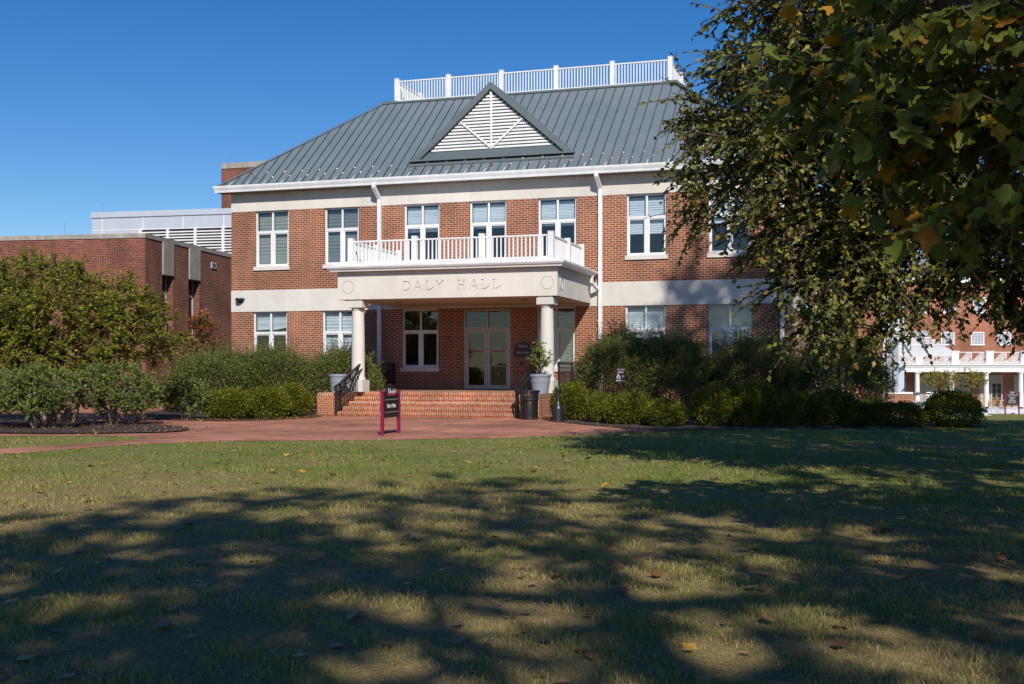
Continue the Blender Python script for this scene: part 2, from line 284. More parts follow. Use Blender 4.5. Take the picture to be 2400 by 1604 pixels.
class MB:
    def __init__(s): s.v = []; s.f = []
    def add(s, vs, fs):
        o = len(s.v); s.v += [tuple(v) for v in vs]; s.f += [tuple(i + o for i in f) for f in fs]; return s
    def box(s, x0, y0, z0, x1, y1, z1):
        x0, x1 = min(x0, x1), max(x0, x1); y0, y1 = min(y0, y1), max(y0, y1); z0, z1 = min(z0, z1), max(z0, z1)
        return s.add([(x0, y0, z0), (x1, y0, z0), (x1, y1, z0), (x0, y1, z0), (x0, y0, z1), (x1, y0, z1), (x1, y1, z1), (x0, y1, z1)],
                     [(0, 3, 2, 1), (4, 5, 6, 7), (0, 1, 5, 4), (1, 2, 6, 5), (2, 3, 7, 6), (3, 0, 4, 7)])
    def bar(s, a, b, w, h=None, up=(0, 0, 1)):
        """rectangular bar from a to b, w across, h along up"""
        h = h or w; a, b = Vector(a), Vector(b); d = (b - a).normalized(); u = Vector(up)
        x = d.cross(u)
        if x.length < 1e-4: x = d.cross(Vector((0, 1, 0)))
        x.normalize(); u = x.cross(d).normalized(); x *= w / 2; u *= h / 2
        vs = [a - x - u, a + x - u, a + x + u, a - x + u, b - x - u, b + x - u, b + x + u, b - x + u]
        return s.add(vs, [(0, 1, 2, 3), (4, 7, 6, 5), (0, 4, 5, 1), (1, 5, 6, 2), (2, 6, 7, 3), (3, 7, 4, 0)])
    def prism(s, prof, axis, a, b):
        """closed profile extruded along an axis ('x': prof in (y,z); 'y': prof in (x,z); 'z': prof in (x,y))"""
        def P(p, t): return {'x': (t, p[0], p[1]), 'y': (p[0], t, p[1]), 'z': (p[0], p[1], t)}[axis]
        n = len(prof); vs = [P(p, a) for p in prof] + [P(p, b) for p in prof]
        return s.add(vs, [tuple(range(n)), tuple(range(2 * n - 1, n - 1, -1))] + [(i, i + n, (i + 1) % n + n, (i + 1) % n) for i in range(n)])
    def tube(s, pts, rad, n=8, cap=True):
        pts = [Vector(p) for p in pts]; rs = rad if hasattr(rad, '__len__') else [rad] * len(pts); vs = []; px = None
        for i, p in enumerate(pts):
            d = (pts[min(i + 1, len(pts) - 1)] - pts[max(i - 1, 0)]).normalized()
            x = d.orthogonal().normalized() if px is None else (px - d * px.dot(d)).normalized()
            px = x; y = d.cross(x)
            vs += [p + (x * math.cos(2 * math.pi * k / n) + y * math.sin(2 * math.pi * k / n)) * rs[i] for k in range(n)]
        fs = [(i * n + k, i * n + (k + 1) % n, (i + 1) * n + (k + 1) % n, (i + 1) * n + k) for i in range(len(pts) - 1) for k in range(n)]
        if cap: fs += [tuple(range(n - 1, -1, -1)), tuple((len(pts) - 1) * n + k for k in range(n))]
        return s.add(vs, fs)
    def lathe(s, prof, cx=0, cy=0, n=32):
        vs = [(cx + r * math.cos(2 * math.pi * k / n), cy + r * math.sin(2 * math.pi * k / n), z) for r, z in prof for k in range(n)]
        m = len(prof)
        fs = [(i * n + k, i * n + (k + 1) % n, (i + 1) * n + (k + 1) % n, (i + 1) * n + k) for i in range(m - 1) for k in range(n)]
        fs += [tuple(range(n - 1, -1, -1)), tuple((m - 1) * n + k for k in range(n))]
        return s.add(vs, fs)
    def build(s, name, mat, parent=None, smooth=False, recalc=True, bevel=0):
        me = bpy.data.meshes.new(name); me.from_pydata(s.v, [], s.f)
        if recalc:
            bm = bmesh.new(); bm.from_mesh(me); bmesh.ops.recalc_face_normals(bm, faces=bm.faces); bm.to_mesh(me); bm.free()
        finish(me, mat); return link(name, me, parent, smooth, bevel)

def link(name, me, parent=None, smooth=False, bevel=0):
    o = bpy.data.objects.new(name, me); COL.objects.link(o)
    if smooth:
        me.polygons.foreach_set("use_smooth", [True] * len(me.polygons))
        if smooth != 'all': me.set_sharp_from_angle(angle=R(smooth if smooth is not True else 40))
    if bevel:
        b = o.modifiers.new("bevel", 'BEVEL'); b.width = bevel; b.segments = 2; b.limit_method = 'ANGLE'
    if parent:
        o.parent = parent
        if parent.get('_world'): o.matrix_parent_inverse = Matrix(ROOTM[parent.name]).inverted()
    return o

ROOTM = {}
def thing(name, label, cat, loc=(0, 0, 0), rz=0, group=None, world=True):
    """Empty at a thing's base. world=True: its parts are modelled in world coordinates."""
    o = bpy.data.objects.new(name, None); COL.objects.link(o); o.location = loc; o.rotation_euler = (0, 0, rz); o.empty_display_size = 0.3
    o['label'] = label; o['category'] = cat
    if group: o['group'] = group
    ROOTM[o.name] = Matrix.Translation(loc) @ Matrix.Rotation(rz, 4, 'Z')
    if world: o['_world'] = 1
    return o
def tag(o, label, cat, group=None, kind=None):
    o['label'] = label; o['category'] = cat
    if group: o['group'] = group
    if kind: o['kind'] = kind
    return o
def lab(o, label): o['label'] = label; return o
def sub(o, parent): # re-parent a world-modelled mesh below a world-modelled part
    o.parent = parent; o.matrix_parent_inverse = Matrix.Identity(4); return o

def arrays_mesh(name, V, F, mat, parent=None, smooth=False):
    V = np.asarray(V, dtype=np.float32); F = np.asarray(F, dtype=np.int32); k = F.shape[1]
    me = bpy.data.meshes.new(name); me.vertices.add(len(V)); me.vertices.foreach_set("co", V.ravel())
    me.loops.add(F.size); me.loops.foreach_set("vertex_index", F.ravel())
    me.polygons.add(len(F)); me.polygons.foreach_set("loop_start", np.arange(0, F.size, k, dtype=np.int32))
    me.update(calc_edges=True); me.validate()
    me.materials.append(mat)
    return link(name, me, parent, 'all' if smooth else False)

def text_mesh(name, body, size, mat, parent, mtx, small=False, extrude=0.002, stretch=1.0, align='CENTER', spacing=1.0):
    cu = bpy.data.curves.new("t", 'FONT'); cu.body = body; cu.size = size; cu.align_x = align; cu.align_y = 'CENTER'
    cu.extrude = extrude; cu.space_character = spacing; cu.small_caps_scale = 0.78
    if small:
        for i, ch in enumerate(body):
            if ch.islower(): cu.body_format[i].use_small_caps = True
    t = bpy.data.objects.new("t", cu); COL.objects.link(t)
    bpy.context.view_layer.update()
    me = bpy.data.meshes.new_from_object(t.evaluated_get(bpy.context.evaluated_depsgraph_get()))
    bpy.data.objects.remove(t); me.name = name
    me.transform(mtx @ Matrix.Diagonal((stretch, 1, 1, 1))); me.materials.clear(); me.materials.append(mat)
    return link(name, me, parent)

def script_mark(name, w, h, mat, parent, mtx, seed=1):
    """white handwritten script, as thin flat strokes"""
    rng = random.Random(seed); mb = MB(); pts = []
    N = 170
    tall = {0: 1.0, 1: .35, 2: .9, 3: .38, 4: .8, 5: .36, 6: .85, 7: .4, 8: 1.0}
    for i in range(N):
        t = i / (N - 1); k = t * 8.6; a = tall[int(k)]
        x = (t - 0.5) * w + 0.05 * w * math.sin(2 * math.pi * k) + .04 * w * a * math.sin(math.pi * (k % 1)); y = h * a * (0.5 - 0.5 * math.cos(2 * math.pi * k)) - (0.3 * h * math.sin(math.pi * (k % 1)) if int(k) in (4, 8) else 0)
        pts.append(mtx @ Vector((x, y, 0.0)))
    up = (mtx.to_3x3() @ Vector((0, 0, 1)))
    for a, b in zip(pts, pts[1:]):
        if (b - a).length > 1e-5: mb.bar(a, b, h * 0.06, 0.003, up)
    return mb.build(name, mat, parent, recalc=False)

# ------------------------------------------------------------------ foliage helpers
def unit(a): return a / np.maximum(np.linalg.norm(a, axis=-1, keepdims=True), 1e-9)
T_ELM = (np.array([(0, 0, 0), (0.30, 0.42, 0.05), (0, 1, -0.04), (-0.30, 0.42, 0.05), (0, 0.45, -0.02)]), [(0, 1, 2, 4), (0, 4, 2, 3)])
T_DIA = (np.array([(0, 0, 0), (0.27, 0.5, 0.05), (0, 1, 0), (-0.27, 0.5, 0.05)]), [(0, 1, 2, 3)])
T_NAR = (np.array([(0, 0, 0), (0.17, 0.5, 0.04), (0, 1, 0), (-0.17, 0.5, 0.04)]), [(0, 1, 2, 3)])
_h = [(0.0, 0.0, 0), (0.26, -0.04, 0.03), (0.46, 0.16, 0.08), (0.36, 0.42, 0.05), (0.50, 0.72, 0.10), (0.26, 0.80, 0.04), (0.0, 0.66, 0)]
_v = [(0, 0, 0), (0.26, -0.04, .03), (0.46, 0.16, .09), (0.36, 0.42, .05), (0.50, 0.72, .11), (0.24, 0.82, .04), (0, 0.66, 0),
      (-0.24, 0.82, .04), (-0.50, 0.72, .11), (-0.36, 0.42, .05), (-0.46, 0.16, .09), (-0.26, -0.04, .03), (0, 0.33, 0)]
T_TULIP = (np.array(_v), [(0, 1, 2, 12), (12, 2, 3, 4), (12, 4, 5, 6), (12, 6, 7, 8), (12, 8, 9, 10), (12, 10, 11, 0)])

def leaves(P, D, S, tmpl, rng, up=None, flat=0.5):
    """leaf meshes at P pointing along D with size S"""
    tv, tf = tmpl; n = len(P); y = unit(D)
    nr = rng.normal(size=(n, 3)) * (1 - flat); nr[:, 2] += flat * 1.6
    x = unit(np.cross(y, nr)); z = np.cross(x, y)
    V = P[:, None, :] + S[:, None, None] * (tv[None, :, 0, None] * x[:, None, :] + tv[None, :, 1, None] * y[:, None, :] + tv[None, :, 2, None] * z[:, None, :])
    F = np.array(tf)[None, :, :] + (np.arange(n) * len(tv))[:, None, None]
    return V.reshape(-1, 3), F.reshape(-1, len(tf[0]))

def in_ellipsoids(ells, n, rng, shell=0.0):
    w = np.array([e[1][0] * e[1][1] * e[1][2] * (e[2] if len(e) > 2 else 1) for e in ells], dtype=float); w /= w.sum()
    out = []
    for e, k in zip(ells, rng.multinomial(n, w)):
        u = unit(rng.normal(size=(k, 3))); r = (shell + (1 - shell) * rng.random((k, 1))) ** (1 / 3)
        out.append(np.array(e[0]) + u * r * np.array(e[1]))
    return np.concatenate(out)

def skeleton(roots, att, rng, wander=0.12, seg=0.5):
    """connect attraction points to the nearest existing wood, nearest first; returns nodes, parents, tip node of each point"""
    nodes = []; par = []
    for r in roots:
        for i, p in enumerate(r):
            nodes.append(np.array(p, dtype=float)); par.append(-1 if i == 0 else len(nodes) - 2)
    base = np.array(roots[0][-1]); depth = [0.0] * len(nodes)
    order = np.argsort(np.linalg.norm(att - base, axis=1)); tips = np.zeros(len(att), dtype=int)
    for a in order:
        A = np.array(nodes); d = np.linalg.norm(A - att[a], axis=1) + 0.18 * np.array(depth)
        j = int(np.argmin(d)); q = nodes[j]; L = np.linalg.norm(att[a] - q); k = max(1, int(L / seg)); last = j
        side = rng.normal(size=3) * wander * L
        for i in range(1, k + 1):
            t = i / k; p = q + (att[a] - q) * t + side * math.sin(math.pi * t) + np.array([0, 0, 0.10 * L * math.sin(math.pi * t)])
            nodes.append(p); par.append(last); depth.append(depth[last] + L / k); last = len(nodes) - 1
        tips[a] = last
    return np.array(nodes), np.array(par), tips

def wood_mesh(name, nodes, par, tips, r_tip, r_max, mat, parent, power=0.45, n=6):
    cnt = np.zeros(len(nodes)); cnt[tips] += 1
    for i in range(len(nodes) - 1, -1, -1):
        if par[i] >= 0: cnt[par[i]] += cnt[i]
    cnt = np.maximum(cnt, 1); rad = np.minimum(r_tip * cnt ** power, r_max)
    V = []; F = []; o = 0; ang = np.arange(n) * 2 * math.pi / n
    for i in range(len(nodes)):
        p = par[i]
        if p < 0: continue
        d = nodes[i] - nodes[p]; L = np.linalg.norm(d)
        if L < 1e-6: continue
        d /= L; x = np.cross(d, (0.3, 0.9, 0.2)); x /= max(np.linalg.norm(x), 1e-6); y = np.cross(d, x)
        ring = np.cos(ang)[:, None] * x + np.sin(ang)[:, None] * y; ra = min(rad[p], rad[i] * 1.5)
        V.append(nodes[p] - d * ra * 0.3 + ring * ra); V.append(nodes[i] + ring * rad[i])
        for k in range(n): F.append((o + k, o + (k + 1) % n, o + n + (k + 1) % n, o + n + k))
        o += 2 * n
    return arrays_mesh(name, np.concatenate(V), F, mat, parent, smooth=True)

def twigs(nodes, par, tips, centre, rng, per, length, m, size, tmpl, droop=0.35, flat=0.5, out=0.6, wood=True, spread=0.9):
    """per twigs at each tip, m leaves along each; returns leaf arrays and twig wood arrays"""
    tip = nodes[tips]; pd = unit(tip - nodes[np.maximum(par[tips], 0)]); od = unit(tip - np.array(centre))
    T = np.repeat(tip, per, axis=0); n = len(T)
    D = unit(np.repeat(pd * 0.5 + od * out, per, axis=0) + rng.normal(size=(n, 3)) * spread); D[:, 2] -= droop * rng.random(n); D = unit(D)
    L = length * (0.5 + 0.8 * rng.random(n))
    tt = (np.arange(m) + rng.random((n, m))) / m
    P = T[:, None, :] + D[:, None, :] * (tt * L[:, None])[:, :, None]; P[:, :, 2] -= (tt ** 2 * L[:, None]) * droop * 0.6
    side = unit(np.cross(D, np.array([0, 0, 1.0])) + 1e-6); sg = np.where(np.arange(m) % 2 == 0, 1, -1)
    LD = D[:, None, :] * 0.6 + side[:, None, :] * sg[None, :, None] * 0.8 + rng.normal(size=(n, m, 3)) * 0.35; LD[:, :, 2] -= droop
    S = size * (0.6 + 0.7 * rng.random((n, m)))
    V, F = leaves(P.reshape(-1, 3), LD.reshape(-1, 3), S.ravel(), tmpl, rng, flat=flat)
    if not wood: return V, F, None, None
    e = T + D * L[:, None]; e[:, 2] -= L * droop * 0.6; mid = T + D * (L * 0.5)[:, None]; mid[:, 2] -= 0.25 * L * droop * 0.6
    w = 0.0075 * (length / 0.5); up = unit(np.cross(D, side)) * w; s = side * w
    TV = np.stack([T + s, T - s * 0.5 + up, T - s * 0.5 - up, mid + s * .7, mid - s * 0.35 + up * .7, mid - s * 0.35 - up * .7, e + s * .3, e - s * 0.15 + up * .3, e - s * 0.15 - up * .3], axis=1).reshape(-1, 3)
    q = np.array([(0, 1, 4, 3), (1, 2, 5, 4), (2, 0, 3, 5), (3, 4, 7, 6), (4, 5, 8, 7), (5, 3, 6, 8)])
    TF = (q[None] + (np.arange(n) * 9)[:, None, None]).reshape(-1, 4)
    return V, F, TV, TF

def cat(parts):
    V = []; F = []; o = 0
    for v, f in parts: V.append(v); F.append(np.asarray(f) + o); o += len(v)
    return np.concatenate(V), np.concatenate(F)

# ------------------------------------------------------------------ ground
def slope(x, y):
    s = np.clip((x + 2.0) / 3.0, 0, 1); s = s * s * (3 - 2 * s)
    return -0.0357 * s * np.clip(y + 3, 0, 78)
def poly(name, pts, z, mat, kind='structure'):
    bm = bmesh.new(); f = bm.faces.new([bm.verts.new((x, y, z)) for x, y in pts]); bm.normal_update()
    if f.normal.z < 0: f.normal_flip()
    bmesh.ops.triangulate(bm, faces=[f]); me = bpy.data.meshes.new(name); bm.to_mesh(me); bm.free(); finish(me, mat)
    o = link(name, me); o['kind'] = kind; return o
xs = np.concatenate([[-900, -400, -150], np.arange(-60, 60.1, 2.0), [150, 400, 900]]); ys = np.concatenate([[-500, -150, -80], np.arange(-50, 130.1, 2.5), [300, 900, 2000]])
gx, gy = np.meshgrid(xs, ys); gz = slope(gx, gy); nx, ny = len(xs), len(ys)
GV = np.stack([gx, gy, gz], -1).reshape(-1, 3)
GF = [(j * nx + i, j * nx + i + 1, (j + 1) * nx + i + 1, (j + 1) * nx + i) for j in range(ny - 1) for i in range(nx - 1)]
ground = arrays_mesh("lawn_ground", GV, GF, M['ground'], None, True); ground['kind'] = 'structure'

def smooth_poly(p, it=2, closed=False):
    for _ in range(it):
        q = [p[0]]
        for a, b in zip(p, p[1:]):
            q += [(a[0] * .75 + b[0] * .25, a[1] * .75 + b[1] * .25), (a[0] * .25 + b[0] * .75, a[1] * .25 + b[1] * .75)]
        p = q + [p[-1]]
    return p
low_edge = smooth_poly([(-14.9, -25), (-13.3, -21.3), (-12.97, -20.07), (-12.89, -18.95), (-12.35, -17.56), (-10.32, -16.4), (-8.14, -15.31), (-6.31, -14.0), (-5.3, -12.4), (-4.19, -11.0)])
bed_r = smooth_poly([(-4.19, -11.0), (-4.9, -10.5), (-6.13, -9.32), (-7.2, -8.0), (-7.96, -7.08), (-8.5, -5.9)])
bed_l = smooth_poly([(-15.0, -5.9), (-14.85, -7.21), (-15.28, -9.2), (-16.88, -9.7), (-18.3, -9.3), (-21.0, -6.2), (-22.3, -3.5), (-22.6, .9)])
isl_back = smooth_poly([(-34, -3.4), (-24, -7.8), (-19, -10.9), (-16.9, -11.8), (-15.13, -12.73), (-14.3, -13.9), (-14.2, -14.7), (-14.9, -15.3), (-15.8, -15.75), (-17.41, -16.2), (-34, -18.5)])
wedge = smooth_poly([(-34, -19.2), (-16.96, -16.85), (-15.81, -16.45), (-13.94, -16.2), (-13.35, -16.75), (-13.64, -17.96), (-13.91, -18.91), (-14.15, -19.9), (-14.6, -21.9), (-16.4, -25)])
PLAZA = low_edge + bed_r[1:] + [(-8.5, -5.5), (-15.0, -5.5)] + bed_l + [(-34, .9)] + isl_back + wedge
plaza = poly("brick_plaza", PLAZA, 0.006, M['paver'])
island = poly("mulch_bed", isl_back + [(-40, -18.5), (-40, -3)], 0.03, M['mulch'])
hedge_bed = poly("hedge_bed", bed_l + [(-15.3, .9), (-15.35, -5.9)], 0.02, M['mulch'])
right_bed = poly("shrub_bed", bed_r + [(-8.5, 0.2), (-2.2, 0.2), (-2.2, -3.2), (2.9, -3.2), (2.6, -7.2), (0.7, -8.2), (-2.1, -9.5)], 0.02, M['mulch'])
path_r = poly("brick_path", smooth_poly([(-1.5, -14.9), (0.2, -14.35), (1.3, -14.3), (3, -14.5), (30, -17)], 1) + smooth_poly([(30, -18.4), (3, -15.65), (1.3, -15.0), (0.2, -14.75), (-1.5, -15.0)], 1), 0.008, M['paver'])
def inside(px_, py_, poly_):
    x = np.array([p[0] for p in poly_]); y = np.array([p[1] for p in poly_]); r = np.zeros(len(px_), bool); j = len(x) - 1
    for i in range(len(x)):
        c = ((y[i] > py_) != (y[j] > py_)) & (px_ < (x[j] - x[i]) * (py_ - y[i]) / (y[j] - y[i] + 1e-12) + x[i]); r ^= c; j = i
    return r

# ------------------------------------------------------------------ Daly Hall
hall = thing("brick_hall", "two storey red brick hall with grey metal hip roof and white columned entrance porch", "building", (-12, 0, 0))
XL, XR, DEP = -21.62, -2.29, 14.8
UP = [(-20.66, -19.35), (-17.96, -16.66), (-14.98, -13.69), (-12.62, -11.33), (-10.25, -8.96), (-7.31, -6.03), (-4.70, -3.39)]
LO = [(-20.75, -19.41), (-18.04, -16.75), (-15.06, -13.74), (-10.29, -9.00), (-7.35, -6.04), (-4.70, -3.38)]
DOORX = (-12.86, -11.19); LZ = 0.68
Zs = dict(ub=4.99, ut=6.96, lb=1.42, lt=3.40)
def wall_grid(mb, opens, x0, x1, z0, z1, y, depth):
    X = sorted({x0, x1} | {v for o in opens for v in o[:2]}); Z = sorted({z0, z1} | {v for o in opens for v in o[2:]})
    for a, b in zip(X, X[1:]):
        for c, d in zip(Z, Z[1:]):
            mx, mz = (a + b) / 2, (c + d) / 2
            if any(o[0] < mx < o[1] and o[2] < mz < o[3] for o in opens): continue
            mb.add([(a, y, c), (b, y, c), (b, y, d), (a, y, d)], [(0, 1, 2, 3)])
    for a, b, c, d in opens:
        mb.add([(a, y, c), (a, y + depth, c), (a, y + depth, d), (a, y, d)], [(0, 1, 2, 3)])
        mb.add([(b, y, c), (b, y + depth, c), (b, y + depth, d), (b, y, d)], [(3, 2, 1, 0)])
        mb.add([(a, y, c), (b, y, c), (b, y + depth, c), (a, y + depth, c)], [(0, 1, 2, 3)])
        mb.add([(a, y, d), (b, y, d), (b, y + depth, d), (a, y + depth, d)], [(3, 2, 1, 0)])
w = MB()
opens = [(a, b, Zs['ub'], Zs['ut']) for a, b in UP] + [(a, b, Zs['lb'], Zs['lt']) for a, b in LO] + [(DOORX[0], DOORX[1], LZ, Zs['lt'] - 0.04)]
wall_grid(w, opens, XL, XR, 0, 7.6, 0, 0.22)
w.add([(XR, 0, 0), (XR, DEP, 0), (XR, DEP, 7.6), (XR, 0, 7.6)], [(0, 1, 2, 3)])
w.add([(XL, 0, 0), (XL, DEP, 0), (XL, DEP, 7.6), (XL, 0, 7.6)], [(3, 2, 1, 0)])
w.add([(XL, DEP, 0), (XR, DEP, 0), (XR, DEP, 7.6), (XL, DEP, 7.6)], [(3, 2, 1, 0)])
wall = w.build("wall", M['brick'], hall, recalc=False)
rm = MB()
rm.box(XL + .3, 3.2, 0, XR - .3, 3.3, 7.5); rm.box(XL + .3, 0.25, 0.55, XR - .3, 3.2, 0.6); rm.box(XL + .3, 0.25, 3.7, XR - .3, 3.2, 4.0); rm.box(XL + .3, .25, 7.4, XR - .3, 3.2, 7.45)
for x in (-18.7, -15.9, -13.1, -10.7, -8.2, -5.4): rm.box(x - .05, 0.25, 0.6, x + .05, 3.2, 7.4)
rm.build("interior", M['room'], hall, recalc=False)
# limestone bands with pale joints
def band(z0, z1, name, breaks):
    mb = MB(); B = [XL - 0.006] + breaks + [XR + 0.006]
    for a, b in zip(B, B[1:]): mb.box(a + .004, -0.012, z0, b - .004, -0.001, z1)
    for a, b in zip([0.0, 2.5, 5, 7.5, 10], [2.5, 5, 7.5, 10, DEP]): mb.box(XR + .001, a + .004, z0, XR + .012, b - .004, z1)
    o = mb.build(name, M['stone'], hall)
    j = MB().box(XL, -0.008, z0 + .002, XR, -0.0005, z1 - .002); j.box(XR + .0005, 0, z0 + .002, XR + .008, DEP, z1 - .002)
    j = j.build("mortar_joint", M['joint'], None); sub(j, o)
    return o
brk = sorted([v for p in UP for v in p if True])
band(3.402, 4.16, "stone_band", [v for p in ((-20.75, -19.41), (-18.04, -16.75), (-15.0, -13.7), (-12.6, -11.3), (-10.2, -9.0), (-7.35, -6.04), (-4.7, -3.38)) for v in p])
band(6.962, 7.6, "stone_frieze", brk)

def window(X, z0, z1, y, parent, blind=None, cover=1.0, tilt=0.0, fr='white', split=0.375, sill=True):
    a, b = X; m = MB(); t = 0.055; yb = y + 0.14; yf = y + 0.07; mid = (a + b) / 2; zt = z1 - split * (z1 - z0)
    m.box(a, yf, z0, a + t, yb, z1); m.box(b - t, yf, z0, b, yb, z1); m.box(a + t, yf, z1 - t, b - t, yb, z1); m.box(a + t, yf, z0, b - t, yb, z0 + t)
    m.box(a + t, yf + .002, zt - .05, b - t, yb, zt + .035)                   # transom bar
    m.box(mid - .03, yf + .004, zt + .035, mid + .03, yb, z1 - t)             # upper mullion
    m.box(mid - .055, yf + .004, z0 + t, mid + .055, yb, zt - .05)            # lower mullion
    for s, e in ((a + t, mid - .055), (mid + .055, b - t)):                   # lower sash frames
        k = .035
        m.box(s, yf + .02, z0 + t, s + k, yb, zt - .05); m.box(e - k, yf + .02, z0 + t, e, yb, zt - .05)
        m.box(s + k, yf + .02, zt - .05 - k, e - k, yb, zt - .05); m.box(s + k, yf + .02, z0 + t, e - k, yb, z0 + t + k)
    f = m.build("window", M[fr], parent)
    g = MB(); g.add([(a + .03, y + .115, z0 + .03), (b - .03, y + .115, z0 + .03), (b - .03, y + .115, z1 - .03), (a + .03, y + .115, z1 - .03)], [(0, 1, 2, 3)])
    sub(g.build("pane", M['glass'], None, recalc=False), f)
    if blind:
        zc = z1 - .1 - (z1 - z0 - .16) * cover
        for s, e in ((a + .05, mid - .01), (mid + .01, b - .05)):
            q = MB(); ns = 30; vs = []
            for i in range(ns + 1):
                z = (z1 - .10) + (zc - (z1 - .10)) * i / ns
                vs += [(s, y + .22 + .012 * math.sin(i * 2.9), z), (e, y + .22 + .012 * math.sin(i * 2.9 + .5), z + tilt * i / ns * (1 if e > mid else .35))]
            q.add(vs, [(2 * i, 2 * i + 1, 2 * i + 3, 2 * i + 2) for i in range(ns)])
            sub(q.build("blind", M[blind], None, recalc=False), f)
    if sill:
        s_ = MB().box(a - .05, y - .05, z0 - .13, b + .05, y + .07, z0 - .001); sub(s_.build("sill", M['stone'], None), f)
    return f
ub = [('blind_olive', 1.0, 0), ('blind_grey', 1.0, 0), ('blind_white', .46, 0), ('blind_white', .44, 0), ('blind_white', .44, 0), ('blind_white', .64, 0), ('blind_white', .5, 0)]
for X, (bl, cv, tl) in zip(UP, ub): window(X, Zs['ub'], Zs['ut'], 0, hall, bl, cv, tl)
lbd = [('blind_white', .30, 0.10), ('blind_white', .95, 0), (None, 0, 0), ('blind_grey', 1.0, 0), ('blind_white', .5, 0), ('blind_grey', .86, 0)]
for X, (bl, cv, tl) in zip(LO, lbd): window(X, Zs['lb'], Zs['lt'], 0, hall, bl, cv, tl, fr='white')

# entrance door
dz = Zs['lt'] - 0.04; m = MB(); a, b = DOORX; mid = (a + b) / 2; ytr = 2.68
m.box(a, .06, LZ, a + .07, .16, dz); m.box(b - .07, .06, LZ, b, .16, dz); m.box(a + .07, .06, dz - .06, b - .07, .16, dz); m.box(a + .07, .058, ytr, b - .07, .16, ytr + .09)
m.box(mid - .03, .062, ytr + .09, mid + .03, .16, dz - .06)
door = m.build("door_frame", M['alum'], hall)
g = MB().add([(a + .07, .11, ytr + .09), (b - .07, .11, ytr + .09), (b - .07, .11, dz - .06), (a + .07, .11, dz - .06)], [(0, 1, 2, 3)])
sub(g.build("transom_pane", M['door_glass'], None, recalc=False), door)
for s, (l, r) in ((-1, (a + .075, mid - .004)), (1, (mid + .004, b - .075))):
    m = MB(); t = .10
    m.box(l, .075, LZ + .02, l + t, .13, ytr - .005); m.box(r - t, .075, LZ + .02, r, .13, ytr - .005); m.box(l + t, .075, LZ + .02, r - t, .13, LZ + .16); m.box(l + t, .075, ytr - .105, r - t, .13, ytr - .005)
    m.box(l + t, .085, LZ + .78, r - t, .12, LZ + .80)
    leaf = m.build("door_leaf", M['alum'], hall)
    g = MB().add([(l + t, .10, LZ + .16), (r - t, .10, LZ + .16), (r - t, .10, ytr - .105), (l + t, .10, ytr - .105)], [(0, 1, 2, 3)])
    sub(g.build("pane", M['door_glass'], None, recalc=False), leaf)
    hx = mid + s * .055
    h = MB().tube([(hx, .075, LZ + .88), (hx + s * .0, .0, LZ + .88), (hx + s * .06, -.01, LZ + .93), (hx + s * .06, -.01, LZ + 1.10), (hx, 0, LZ + 1.15), (hx, .075, LZ + 1.15)], .014, 8)
    sub(h.build("handle", M['steel'], None, True), leaf)
    cx = (l + r) / 2; mt = Matrix.Translation((cx, .094, LZ + 1.33)) @ Matrix.Rotation(R(90), 4, 'X')
    bar = MB().box(cx - .21, .092, LZ + 1.27, cx + .21, .096, LZ + 1.315); sub(bar.build("script_bar", M['pink'], None), leaf)
    sub(script_mark("script_emblem", .40, .12, M['letter'], None, mt), leaf)

# roof
EA, RID, Z0r, Z1r = -0.33, 4.1, 7.85, 11.44
exl, exr = XL - .33, XR + .33; rise = (Z1r - Z0r) / (RID - EA); rxl, rxr = exl + (RID - EA), exr - (RID - EA); yb, yr = DEP + .33, DEP - 4.1
r_ = MB()
V = [(exl, EA, Z0r), (exr, EA, Z0r), (exr, yb, Z0r), (exl, yb, Z0r), (rxl, RID, Z1r), (rxr, RID, Z1r), (rxr, yr, Z1r), (rxl, yr, Z1r)]
r_.add(V, [(0, 1, 5, 4), (1, 2, 6, 5), (2, 3, 7, 6), (3, 0, 4, 7), (4, 5, 6, 7)])
roof = r_.build("roof", M['roof'], hall, recalc=False)
sm = MB()
def zroof(y): return Z0r + (y - EA) * rise
nrm = Vector((0, -rise, 1)).normalized(); DX0, DX1, DYF, DZB, DZA = -14.85, -9.15, .45, 8.49, 11.0; dmid = -12.0
x = exl + .25; 
while x < exr - .1:
    yt = min(RID, EA + (x - exl), EA + (exr - x))
    # dormer cuts the seams: find where the seam meets the dormer roof
    segs = [(EA, yt)]
    if DX0 - .12 < x < DX1 + .12:
        k = (DZA - DZB) / ((DX1 - DX0) / 2); zd = DZA - abs(x - dmid) * k; ye = EA + (zd - Z0r) / rise
        segs = [(EA, DYF - .02), (max(ye, DYF), yt)]
    for s, e in segs:
        if e - s > .08:
            o1 = nrm * .014
            sm.bar(Vector((x, s + .01, zroof(s + .01))) + o1, Vector((x, e, zroof(e))) + o1, .026, .03, nrm)
    x += .338
sub(sm.build("standing_seam", M['seam'], None, recalc=False), roof); sm = MB()
y = EA + .25
nr2 = Vector((rise, 0, 1)).normalized()
while y < yb - .2:
    d = min(RID - EA, y - EA, yb - y)
    if d > .1: sm.bar(Vector((exr, y, Z0r)) + nr2 * .014, Vector((exr - d, y, Z0r + d * rise)) + nr2 * .014, .026, .03, nr2)
    y += .338
sub(sm.build("standing_seam", M['seam'], None, recalc=False), roof)
cap = MB()
for p, q in ((V[0], V[4]), (V[1], V[5])): cap.bar(Vector(p) + Vector((0, 0, .03)), Vector(q) + Vector((0, 0, .05)), .16, .05)
